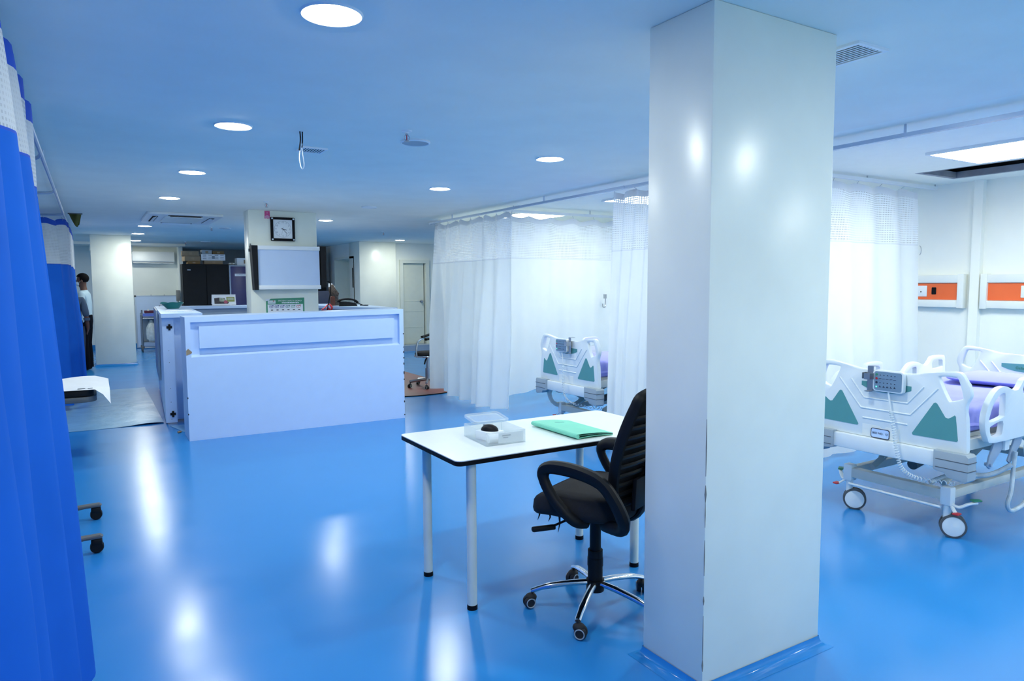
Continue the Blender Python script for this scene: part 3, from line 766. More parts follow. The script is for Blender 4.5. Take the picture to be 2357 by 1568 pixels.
q = MB(); q.plate([(-.03, -.045), (.03, -.045), (.03, -.02), (0, .0), (-.03, -.02)], [], .001, FACE_Y(0, -.0014, 0)); q.box(-.008, .008, -.002, -.001, .012, .018); q.box(-.008, .008, -.002, -.001, .028, .034); q.build('print', mat('pale_pink', (.65, .3, .45), .6), pt_, smooth=0)
ps = thing('safety_poster', 'green bordered patient safety poster under the viewing box on the pillar', 'poster', (2.30, PY, 1.25))
q = MB(); q.plate([(-.255, -.19), (.262, -.19), (.264, .184), (-.19, .172), (-.215, .160), (-.255, .150)], [], .002, FACE_Y(0, -.002, 0)); q.build('sheet', M['postergreen'], ps, smooth=0)
q = MB(); q.plate([(-.263, .166), (-.19, .176), (-.22, .150), (-.255, .140)], [], .003, FACE_Y(0, -.006, 0)); q.build('curled_corner', M['paper'], ps, smooth=0)
q = MB(); q.box(-.232, -.13, -.005, -.003, .105, .148); q.build('logo_box', M['paper'], ps, smooth=0)
text('logo_text', 'Gleneagles', .019, M['postergreen'], FACE_Y(-.181, -.0056, .127), ps)
q = MB(); q.box(-.165, -.145, -.006, -.005, .136, .146); q.build('logo_mark', M['red'], ps, smooth=0)
text('title', 'PATIENT SAFETY GOALS', .029, M['white_ink'], FACE_Y(.068, -.004, .142), ps)
q = MB()
rr_ = random.Random(3); x = -.045
for k in range(12):
    w = rr_.uniform(.008, .022); q.box(x, x+w, -.005, -.0035, .108+rr_.uniform(-.002, .002), .122); x += w+.004
q.build('title', M['white_ink'], ps, smooth=0)
q = MB(); q.box(-.236, .243, -.005, -.003, -.17, .094); q.build('white_field', M['paper'], ps, smooth=0)
for k, mm in enumerate(('posterblue', 'posterblue', 'posterblue', 'bowl', 'postergreen', 'red')):
    cx = -.19+k*.074
    q = MB(); q.plate(rrect(.05, .036, .012, 4, cx, .062), [rrect(.042, .028, .009, 4, cx, .062)], .001, FACE_Y(0, -.006, 0)); q.plate([(cx+.012, .082), (cx+.034, .084), (cx+.024, .066)], [], .001, FACE_Y(0, -.007, 0)); q.box(cx-.014, cx+.014, -.0065, -.005, .064, .068); q.box(cx-.004, cx+.004, -.0065, -.005, .052, .058)
    q.build('goal_badge', M[mm], ps, smooth=0)
q = MB()
for k in range(6): q.plate(rrect(.03, .012, .004, 3, -.18+k*.074, .016), [], .001, FACE_Y(0, -.006, 0))
q.build('goal_picture', M['photo_dark'], ps, smooth=0)

# ------------------------------------------------------------------ far wall and recess
wa = thing('wall_air_conditioner', 'long white split air conditioner high on the far wall', 'air conditioner', (1.42, 20.5, 2.34))
q = MB(); q.plate([(0, .155), (-.20, .155), (-.215, .13), (-.215, -.085), (-.17, -.125), (0, -.125)], [], .98, Matrix.Rotation(PI/2, 4, 'Z') @ Matrix.Rotation(PI/2, 4, 'X') @ Matrix.Identity(4), bev=.012)
q.build('body', M['white'], wa)
for c in wa.children: pass
q = MB(); q.box(-.47, .47, -.19, -.11, -.145, -.125, bev=.004); q.build('louvre', M['white'], wa)
q = MB(); q.box(-.47, .47, -.185, -.10, -.122, -.112); q.build('air_slot', M['greyd'], wa)
wb = thing('whiteboard', 'white marker board with grey frame leaning against the far wall', 'whiteboard', (1.45, 20.3, .015))
lean = Matrix.Rotation(-.07, 4, 'X')
q = MB(); q.box(-.48, .48, -.01, .01, .02, 1.33, lean); q.build('board', M['lam'], wb, smooth=0)
q = MB()
for b in ((-.50, -.47, -.015, .015, 0, 1.35), (.47, .50, -.015, .015, 0, 1.35), (-.47, .47, -.015, .015, 1.325, 1.35), (-.47, .47, -.015, .015, 0, .025)): q.box(*b, lean)
q.build('frame', M['alu'], wb, smooth=0)
for x in (-.49, .49):
    q = MB(); q.box(x-.025, x+.025, -.018, .018, 1.31, 1.36, lean, bev=.004); q.build('corner_cap', M['greyd'], wb)
q = MB(); q.box(-.13, -.11, -.01, .01, 1.35, 1.37, lean); q.box(.18, .20, -.01, .01, 1.35, 1.37, lean); q.build('hanger', M['steel'], wb)
# trolley
tr = thing('trolley', 'steel framed trolley with a blue edged top beside the whiteboard', 'trolley', (1.32, 19.2, 0))
for sx in (-.30, .30):
    for sy in (-.2, .2):
        q = MB(); q.tube([(sx, sy, .12), (sx, sy, 1.03 if sy < 0 else .95)], .018, 10); q.build('post', M['steel'], tr)
        q = MB(); q.lathe([(.03, -.012), (.06, -.012), (.065, -.005), (.065, .005), (.06, .012), (.03, .012)], 20, Matrix.Translation((sx-.01, sy-.01, .066)) @ Matrix.Rotation(PI/2, 4, 'Y'));q.box(sx-.03, sx+.03, sy-.03, sy+.03, .10, .15, bev=.006); q.build('caster', M['greyd'], tr)
q = MB(); q.box(-.31, .31, -.22, .22, .90, .93); q.build('top_tray', M['steel'], tr, smooth=0)
q = MB(); q.box(-.28, .30, -.225, -.21, .875, .945); q.build('tray_edge', M['blueedge'], tr, smooth=0)
q = MB(); q.box(-.29, .29, -.2, .2, .84, .86); q.tube([(-.3, -.2, .82), (.3, -.2, .82)], .012); q.build('rail', M['steel'], tr)
q = MB(); q.box(-.29, .29, -.2, .2, .22, .25); q.tube([(-.3, -.2, .11), (.3, -.2, .11)], .012); q.build('lower_shelf', M['steel'], tr, smooth=0)
q = MB(); q.box(-.28, .28, .17, .19, .25, .84); q.build('back_panel', M['lam_grey'], tr, smooth=0)
bg = thing('plastic_bag', 'clear knotted plastic bag on the lower shelf of the trolley', 'bag', (1.22, 19.1, .252))
q = MB(); q.lathe([(.09, 0), (.125, .06), (.13, .20), (.11, .34), (.06, .44), (.03, .50), (.035, .53), (0, .535)], 20)
for v in q.bm.verts:
    a = math.atan2(v.co.y, v.co.x); k = 1+.10*sin(5*a+9*v.co.z)+.06*sin(11*a-20*v.co.z); v.co.x *= k; v.co.y *= k*.8
q.build('film', M['bagfilm'], bg)
tc_ = thing('claret_tray', 'dark red tray with small items on the trolley top', 'tray', (1.34, 19.15, .948))
q = MB(); q.box(-.25, .25, -.14, .14, 0, .01); q.box(-.25, .25, -.14, -.13, 0, .06); q.box(-.25, .25, .13, .14, 0, .06); q.build('tray', M['claret'], tc_, smooth=0)
for x, lb in ((-.17, 'small white jar at the outer end of the claret tray'), (.0, 'small white jar in the middle of the claret tray')):
    j = thing('jar', lb, 'jar', (1.34+x, 19.12, .96), 0, 'jars on the trolley'); q = MB(); q.lathe([(.022, 0), (.022, .06), (.014, .07), (.014, .085), (0, .085)], 14); q.build('body', M['paper'], j)
bt = thing('bottle', 'pale spray bottle standing on the claret tray', 'bottle', (1.46, 19.15, .96)); q = MB(); q.lathe([(.03, 0), (.03, .10), (.012, .14), (.010, .18), (0, .18)], 14); q.build('body', M['paper'], bt)
q = MB(); q.box(-.012, .03, -.01, .01, .18, .20); q.build('nozzle', M['white'], bt)
mk = thing('marker', 'dark violet marker propped up in the claret tray', 'marker', (1.375, 19.12, .965)); q = MB(); q.cyl((-.02, 0, 0), (.05, 0, .16), .014); q.build('body', M['claret'], mk)
sbx = thing('switch_box', 'small grey box on the far wall beside the whiteboard', 'box', (1.93, 19.98, 1.36)); q = MB(); q.box(-.05, .045, -.06, .0, -.14, .14, bev=.006); q.build('cover', M['shade_and_box_grey'], sbx)

bcab = thing('steel_cabinet', 'tall black two door steel cabinet in the recess', 'cabinet', (2.30, 17.5, 0))
q = MB(); q.box(-.50, .49, 0, .45, 0, 2.11); q.build('body', M['cabblack'], bcab, smooth=0)
for s_ in (-1, 1):
    q = MB(); q.box(.005 if s_ > 0 else -.485, .475 if s_ > 0 else -.005, -.018, 0, .06, 2.085, bev=.003); q.build('door', M['cabblack'], bcab)
q = MB(); q.box(-.40, -.33, -.021, -.0175, 1.96, 1.985); q.build('maker_plate', M['grey'], bcab, smooth=0)
q = MB(); q.box(-.03, -.015, -.035, -.018, 1.0, 1.12); q.build('handle', M['steel'], bcab)
pcab = thing('steel_cabinet', 'tall purple steel cabinet with a white label strip beside the black one', 'cabinet', (3.28, 17.5, 0))
q = MB(); q.box(-.48, .48, .0, .45, 0, 2.09); q.build('body', M['lam_grey'], pcab, smooth=0)
q = MB(); q.box(-.445, .0, -.018, 0, .06, 2.06, bev=.003); q.build('door', M['cabpurple'], pcab); q = MB(); q.box(.005, .445, -.018, 0, .06, 2.06, bev=.003); q.build('door', M['cabpurple'], pcab)
q = MB(); q.box(-.36, .02, -.022, -.018, 1.83, 1.89); q.build('label_strip', M['paper'], pcab, smooth=0)
text('label_text', 'EXPRESS STORE', .042, M['inkgrey'], FACE_Y(-.17, -.0226, 1.86), pcab)
def carton(x, y, z, w, d, h, label, m='card', rz=0, name='carton', band=None, grp='cartons on top of the black cabinet'):
    t = thing(name, label, 'box', (x, y, z), rz, grp)
    q = MB(); q.box(-w/2, w/2, -d/2, d/2, 0, h, bev=.004); q.build('body', M[m], t)
    q = MB(); q.box(-.03, .03, -d/2-.001, -d/2, h*.25, h*.75); q.build('tape' if not band else 'print', M[band or 'tan'], t, smooth=0)
    if m == 'paper':
        q = MB()
        for k in range(2):
            x0 = -w/2+.03+k*w*.5
            for zz in (.78, .5, .22): q.box(x0, x0+.08, -d/2-.001, -d/2, h*zz, h*zz+.016); q.box(x0+.12, x0+.2, -d/2-.001, -d/2, h*zz, h*zz+.010)
        q.build('lettering', M['inkgrey'], t, smooth=0)
Z1 = 2.11
carton(2.06, 17.72, Z1, .27, .28, .065, 'lowest ochre carton of the stack at the outer cabinet corner', 'card2')
carton(2.02, 17.74, Z1+.067, .34, .30, .115, 'middle brown carton of the leaning stack on the black cabinet', rz=.1)
carton(2.00, 17.75, Z1+.184, .36, .30, .115, 'top brown carton of the leaning stack on the black cabinet', rz=-.06)
carton(2.48, 17.74, Z1, .40, .30, .085, 'flat tan carton under the white printed box on the cabinet')
carton(2.48, 17.74, Z1+.087, .52, .30, .145, 'long white printed box in the middle of the cabinet top', 'paper', band='inkgrey')
carton(2.60, 17.76, Z1+.234, .25, .26, .075, 'small dark brown carton on top of the white printed box', 'card2')
carton(2.35, 17.76, Z1+.234, .22, .24, .10, 'grey wrapped carton beside the dark brown one up top', 'grey')
carton(2.89, 17.72, 2.115, .12, .2, .03, 'small yellow white packet lying between the two cabinets', 'panelw', name='packet')
carton(3.18, 17.74, 2.09, .36, .3, .175, 'plain white box on top of the purple cabinet', 'white', name='white_box')
# dark rack and chair back seen past the viewing box
rk = thing('equipment_rack', 'tall dark equipment rack in the passage behind the viewing box', 'rack', (4.92, 17.9, 0))
q = MB(); q.box(-.06, .30, 0, .4, 0, 2.46); q.box(-.10, -.06, .02, .38, 1.3, 1.75); q.build('body', M['wall_dark'], rk, smooth=0)
q = MB(); q.box(-.05, .28, -.02, 0, 1.45, 2.40); q.build('screen', M['black'], rk, smooth=0)
db = thing('desk_chair', 'dark blue chair back showing below the viewing box', 'chair', (4.1, 14.2, 0))
q = MB(); q.plate(rrect(.55, .26, .05, 4, 0, 1.36), [], .06, Matrix.Rotation(PI/2, 4, 'X'), bev=.01); q.build('backrest', M['wall_dark'], db)
q = MB(); q.box(-.26, .26, .05, .5, .50, .58, bev=.02); q.build('seat', M['blackfab'], db)
q = MB(); q.cyl((0, .25, .06), (0, .25, .5), .03); q.tube([(0, .04, 1.3), (0, .06, .7), (0, .12, .53)], .02); q.build('post', M['greyd'], db)
for k in range(5):
    a = 2*PI*k/5; q = MB(); q.tube([(0, .25, .09), (.28*cos(a), .25+.28*sin(a), .03)], .022); q.build('leg', M['greyd'], db)

# ------------------------------------------------------------------ floor coverings
for y0, y1, lb in ((8.97, 10.66, 'grey protective film sheet on the floor nearest the counter corner'), (10.67, 12.35, 'grey protective film sheet on the floor beyond the first sheet')):
    t = thing('floor_sheet', lb, 'floor sheet', (0, 0, 0), 0, 'grey films taped to the floor')
    q = MB(); P = []
    n, m_ = 24, 16; rs = random.Random(int(y0*10))
    for i in range(n+1):
        row = []
        for j in range(m_+1):
            x = -1.6+2.26*i/n; y = y0+(y1-y0)*j/m_
            z = .003+.003*sin(5*x+3*y)*sin(4*y)+(.016*max(0, 1-abs(x-.5)/.25) if j == 0 and y0 < 9.5 else 0)+.002
            row.append((x, y, z))
        P.append(row)
    q.grid(P); 
    vs = q.bm.verts[:]
    q.build('film', M['sheetfloor'], t, smooth=180)
t = thing('red_floor_sheet', 'dull red floor covering under the chrome armed stool', 'floor sheet', (0, 0, 0))
q = MB(); q.plate([(3.3, 12.4)]+[(3.3+1.6*k/12, 9.42-.22*sin(PI*k/12)) for k in range(13)]+[(4.9, 12.4)], [], .006, Matrix.Translation((0, 0, .004))); q.build('sheet', M['redmat'], t, smooth=0)
q = MB(); q.tube([(3.3+1.6*k/12, 9.41-.22*sin(PI*k/12), .006) for k in range(13)], .008, 6); q.build('edge_strip', M['edge'], t)
t = thing('cork', 'small brown cork lying on the floor by the counter corner', 'cork', (.755, 8.28, .012), .5)
q = MB(); q.lathe([(.010, -.02), (.013, -.005), (.011, .02)], 12, Matrix.Rotation(PI/2, 4, 'Y')); q.build('body', M['tan'], t)
t = thing('film_scrap', 'grey film corner sticking out from under the counter wing', 'floor sheet', (0, 0, 0))
q = MB(); q.plate([(.70, 8.75), (.85, 8.75), (.85, 8.28), (.80, 8.30)], [], .003, Matrix.Translation((0, 0, .003))); q.build('film', M['sheetfloor'], t, smooth=0)

# ------------------------------------------------------------------ table and what lies on it
TX0, TX1, TY0, TY1, TZ = 1.445, 2.85, 2.895, 3.615, .765
tb = thing('table', 'white topped table with a black edge and round white legs', 'table', (0, 0, 0))
ring = rrect(TX1-TX0, TY1-TY0, .035, 5, (TX0+TX1)/2, (TY0+TY1)/2)
q = MB(); q.plate(ring, [], .004, Matrix.Translation((0, 0, TZ-.002))); q.build('tabletop', M['tabletop'], tb, smooth=0)
q = MB(); q.plate(ring, [], .022, Matrix.Translation((0, 0, TZ-.0152))); q.build('edge_band', M['edge'], tb, smooth=30)
for x, y in ((1.545, 2.945), (1.525, 3.425), (2.575, 2.925), (2.565, 3.43)):
    q = MB(); q.cyl((x, y, .02), (x, y, TZ-.026), .0245, n=24); l = q.build('leg', M['leg'], tb)
    q = MB(); q.lathe([(.026, 0), (.026, .022), (.0245, .024)], 24, Matrix.Translation((x, y, 0))); q.build('foot_cap', M['edge'], l)
# clear box with bits in it
bx = thing('plastic_box', 'clear plastic box with small items on the white table', 'plastic box', (1.835, 3.225, TZ), -.07)
def tray(w, d, h, th=.004):
    q = MB()
    q.box(-w/2, w/2, -d/2, d/2, 0, th); q.box(-w/2, w/2, -d/2, -d/2+th, th, h); q.box(-w/2, w/2, d/2-th, d/2, th, h)
    q.box(-w/2, -w/2+th, -d/2+th, d/2-th, th, h); q.box(w/2-th, w/2, -d/2+th, d/2-th, th, h); return q
tray(.23, .29, .072).build('tub', M['clear'], bx, smooth=0)
q = MB(); LM = Matrix.Translation((.045, .195, .080)) @ Matrix.Rotation(.12, 4, 'X')
q.plate(rrect(.22, .17, .03), [rrect(.19, .14, .02)], .012, LM); q.plate(rrect(.19, .14, .02), [], .003, LM)
q.build('lid', M['clear'], bx)
q = MB(); q.box(-.04, .105, -.138, -.135, .008, .062); q.build('paper_lining', M['paper'], bx, smooth=0)
q = MB(); q.tube([(.04, -.1335, .02), (.06, -.1335, .045), (.085, -.1335, .042), (.095, -.1335, .015)], .004); q.box(-.02, .03, -.1395, -.1385, .044, .050); q.box(-.015, .015, -.1395, -.1385, .034, .038); q.build('printed_mark', M['inkgrey'], bx)
ms = thing('computer_mouse', 'black computer mouse in the clear box on the table', 'mouse', (1.81, 3.23, TZ+.006), .6)
q = MB(); q.sphere((0, 0, .0), .040, (.8, 1.3, .85))
for v in q.bm.verts: v.co.z = max(0, v.co.z)
q.build('shell', M['black'], ms); q = MB(); q.cyl((-.004, .03, .026), (.004, .03, .026), .008); q.build('scroll_wheel', M['grey'], ms)
for v in ms.children: pass
ms.location.z = TZ+.05
bk = thing('small_carton', 'white little carton standing under the mouse in the clear box', 'carton', (1.81, 3.23, TZ+.0045), .25)
q = MB(); q.box(-.05, .05, -.06, .06, 0, .045, bev=.003); q.build('body', M['paper'], bk)
rl = thing('tape_roll', 'white rolled bandage at the front corner of the clear box', 'roll', (1.785, 3.128, TZ+.0285), -.07)
q = MB(); q.lathe([(.006, -.04), (.023, -.04), (.023, .04), (.006, .04)], 20, Matrix.Rotation(PI/2, 4, 'Y')); q.build('roll', M['paper'], rl)
# green folder
fo = thing('folder', 'mint green document folder lying on the white table', 'folder', (2.32, 3.18, TZ), .0)
def quad(q, c, z0, z1, bow=0):
    pts = [Vector(p) for p in c]; n = 12; P = []
    for i in range(n+1):
        u = i/n; row = []
        for j in range(9):
            v = j/8; p = (pts[0]*(1-u)+pts[1]*u)*(1-v)+(pts[3]*(1-u)+pts[2]*u)*v
            row.append((p.x, p.y, z0+(z1-z0)*u+bow*sin(PI*u)))
        P.append(row)
    return P
c4 = [(-.13, .275), (.105, -.20), (.145, -.205), (.12, .21)]
c4 = [(-.115, .27), (-.115+.0, .27), (0, 0), (0, 0)]
FC = [(-.13, .26), (.085, -.18), (.19, -.20), (.06, .22)]
FC = [(-.125, .265), (-.0, -.21), (.155, -.195), (.145, .21)]
q = MB(); n = 10
def fold_sheet(z_back, z_front, off=0.):
    a, b, c, d = (Vector(p) for p in ((-.12+off, .225), (-.115+off, -.215), (.122, -.222), (.12, .195)))
    P = []
    for i in range(n+1):
        u = i/n; row = []
        for j in range(n+1):
            v = j/n
            p = (a*(1-u)+b*u)*(1-v)+(d*(1-u)+c*u)*v
            row.append((p.x, p.y, (z_back*(1-v)+z_front*v)+.006*sin(PI*v)))
        P.append(row)
    return P
def solid_sheet(P, th):
    q = MB(); q.grid(P); g = bmesh.ops.extrude_face_region(q.bm, geom=q.bm.faces[:])
    for e in g['geom']:
        if isinstance(e, bmesh.types.BMVert): e.co.z -= th
    return q
solid_sheet(fold_sheet(.030, .014), .002).build('cover', M['folder'], fo)
solid_sheet(fold_sheet(.008, .005), .003).build('back_cover', M['folder'], fo)
solid_sheet(fold_sheet(.0275, .0085, .006), .018).build('pages', M['folder_dark'], fo) if 0 else None
q = MB(); q.tube([(-.12, .225, .0185), (-.118, .0, .0185), (-.115, -.215, .0185)], .0115, 10, flat=1); q.build('spine', M['folder'], fo)
q = MB(); P1 = fold_sheet(.022, .010, .01); q.grid(P1); g = bmesh.ops.extrude_face_region(q.bm, geom=q.bm.faces[:])
for e in g['geom']:
    if isinstance(e, bmesh.types.BMVert): e.co.z -= .004
q.build('pages', M['folder_dark'], fo)
q = MB(); q.box(-.03, .03, -.007, .007, 0, .0006, Matrix.Translation((.0, .12, .0282)) @ Matrix.Rotation(.068, 4, 'Y') @ Matrix.Rotation(-.05, 4, 'Z')); q.build('stamp', mat('faint_stamp', (.11, .36, .32), .7), fo, smooth=0)

# ------------------------------------------------------------------ office chair
oc = thing('office_chair', 'black mesh back office chair with chrome star base by the table', 'chair', (2.065, 2.63, 0), math.radians(24))
q = MB()
P = []
nu, nv = 20, 20
def seat_r(a):   # rounded square outline
    w, d, e = .255, .25, 3.4
    return 1/((abs(cos(a))/w)**e+(abs(sin(a))/d)**e)**(1/e)
rings = []
for k, z in ((.84, .428), (.95, .434), (1.0, .45), (1.016, .47), (1.0, .492), (.96, .508), (.88, .522), (.7, .540), (.45, .553), (.2, .558), (.02, .56)):
    rg = []
    for i in range(40):
        a = 2*PI*i/40; r = seat_r(a)*k
        x, y = r*cos(a), r*sin(a)+.02
        zz = z-.045*max(0, (y-.08)/.19)**2+(.03*max(0, abs(x)-.15)/.1*(k > .4)+.035*max(0, -y/.23)**1.5)*(z > .49)
        rg.append(q.bm.verts.new((x, y, zz)))
    rings.append(rg)
for A, B in zip(rings, rings[1:]):
    for i in range(40): q.bm.faces.new((A[i], A[(i+1) % 40], B[(i+1) % 40], B[i]))
q.bm.faces.new(rings[0][::-1]); q.bm.faces.new(rings[-1])
seat = q.build('seat', M['blackfab'], oc, smooth=180)
q = MB()
for x, y, l in ((-.20, .20, .05), (-.215, .13, .04), (-.21, .08, .085)): q.tube([(x, y, .432), (x+.004, y, .432-l*.5), (x-.003, y+.006, .432-l)], [.006, .004, .001], 5)
q.build('torn_lining', M['blackfab'], seat)
# backrest frame: rounded outline, leaning back
def back_pt(u, v):  # u -1..1 across, v 0..1 up
    v = v-.05*abs(u)**6*(v > .9)
    w = .16+.085*sin(PI*min(1, v*1.15+.12))*1.0
    w = .135+.11*(sin(PI*(.15+.62*v)))
    y = -.225-.05*v-.10*v*v+.035*(u*u)
    return (u*w, y, .56+.53*v)
out_ = [back_pt(-1, k/12) for k in range(13)]+[back_pt(u, 1) for u in (-.8, -.5, -.2, .2, .5, .8)]+[back_pt(1, 1-k/12) for k in range(13)]+[back_pt(u, 0) for u in (.6, .2, -.2, -.6)]
q = MB(); q.tube(smooth_loop(out_, 4), .027, 10, True, flat=.7); bfr = q.build('back_frame', M['black'], oc)
q = MB(); P = [[back_pt(-1+2*i/14, j/16) for j in range(17)] for i in range(15)]; q.grid(P)
g = bmesh.ops.extrude_face_region(q.bm, geom=q.bm.faces[:])
for e in g['geom']:
    if isinstance(e, bmesh.types.BMVert): e.co.y += .006
mm = net_mat('chair_mesh', (.010, .011, .014, 1), .01, .5, .02, .35)
q.build('backrest', M['blackfab'], oc, smooth=60)
for k in range(9):
    v = .10+.085*k; q = MB(); q.tube([(p[0], p[1]-.012, p[2]) for p in (back_pt(-1+.25*i, v) for i in range(9))], .0065, 6, flat=1.6); q.build('back_slat', M['black'], oc)
q = MB(); q.tube(smooth_loop([(0, -.06, .42), (0, -.20, .44), (0, -.262, .54), (0, -.275, .72)], 4, False), .032, 10, flat=.5)
q.plate([(-.14, .52), (.14, .52), (.12, .66), (-.12, .66)], [], .022, Matrix.Translation((0, -.262, 0)) @ Matrix.Rotation(PI/2, 4, 'X'), bev=.005); q.build('back_bracket', M['black'], oc)
for s_ in (-1, 1):
    q = MB(); q.tube(smooth_loop([(s_*.20, -.06, .465), (s_*.262, -.03, .485), (s_*.283, .04, .55), (s_*.288, .095, .62), (s_*.288, .122, .68), (s_*.288, .105, .715), (s_*.288, .05, .728), (s_*.285, -.06, .722), (s_*.28, -.17, .69), (s_*.275, -.235, .62), (s_*.262, -.275, .53), (s_*.235, -.25, .48), (s_*.18, -.14, .465)], 4, False), [.022]*16+[.024+.007*min(1, k/10) for k in range(16)]+[.030]*9+[.026]*8, 10, flat=1.2)
    q.build('armrest', M['black'], oc)
q = MB(); q.cyl((0, 0, .10), (0, 0, .30), .037, n=20); q.cyl((0, 0, .22), (0, 0, .26), .039, n=20); q.cyl((0, 0, .30), (0, 0, .485), .028, n=20); q.cyl((0, 0, .46), (0, 0, .515), .034, .05, n=20); q.build('gas_lift', M['black'], oc)
q = MB(); q.box(-.09, .09, -.12, .10, .405, .435, bev=.008); q.build('tilt_plate', M['black'], oc)
q = MB(); q.cyl((.045, -.085, .42), (.055, -.085, .335), .034, .037, n=20); q.build('tilt_knob', M['black'], oc)
q = MB(); q.tube([(-.06, .05, .42), (-.13, .10, .375), (-.18, .14, .355)], .006, 8); q.box(-.06, .06, -.014, .014, -.012, .012, Matrix.Translation((-.215, .165, .352)) @ Matrix.Rotation(2.5, 4, 'Z'), bev=.008); q.build('lever', M['black'], oc)
def caster(par, x, y, rz, r=.029, ring=True):
    X = Matrix.Translation((x, y, 0)) @ Matrix.Rotation(rz, 4, 'Z')
    q = MB(); q.cyl((x, y, .045), (x, y, .085), .006)
    for s_ in (-1, 1):
        q.lathe([(.004, s_*.004), (r, s_*.004), (r+.001, s_*.012), (r-.003, s_*.024), (.004, s_*.025)], 20, X @ Matrix.Translation((.014, 0, r+.001)) @ Matrix.Rotation(PI/2, 4, 'X'))
    q.sphere((0, 0, 0), .03, (1, .9, .72), 14, X @ Matrix.Translation((.006, 0, r+.022)))
    c = q.build('caster', M['rubber'], par)
    if ring:
        for s_ in (-1, 1):
            q = MB(); q.tube([tuple(X @ Vector((.014+(r-.007)*cos(2*PI*i/20), s_*.0255, r+.001+(r-.007)*sin(2*PI*i/20)))) for i in range(20)], .0028, 6, True); q.build('wheel_ring', M['grey'], c)
    return c
for k in range(5):
    a = math.radians(1.5+72*k-24)
    q = MB(); q.tube(smooth_loop([(.03*cos(a), .03*sin(a), .135), (.12*cos(a), .12*sin(a), .128), (.24*cos(a), .24*sin(a), .108), (.315*cos(a), .315*sin(a), .083)], 4, False), [.019]*9+[.016]*4, 12, flat=.75)
    l = q.build('leg', M['chrome'], oc)
    caster(oc, .312*cos(a), .312*sin(a), a+(.9, 2.2, .4, 1.6, -.7)[k])
q = MB(); q.cyl((0, 0, .095), (0, 0, .15), .044, n=24); q.build('hub', M['black'], oc)
for c in oc.children:
    n_ = c.name.split('.')[0]
    c.location.z = {'seat': .085, 'tilt_plate': .085, 'tilt_knob': .085, 'lever': .085, 'armrest': .038, 'back_frame': .045, 'backrest': .045, 'back_slat': .045, 'back_bracket': .06}.get(n_, 0)

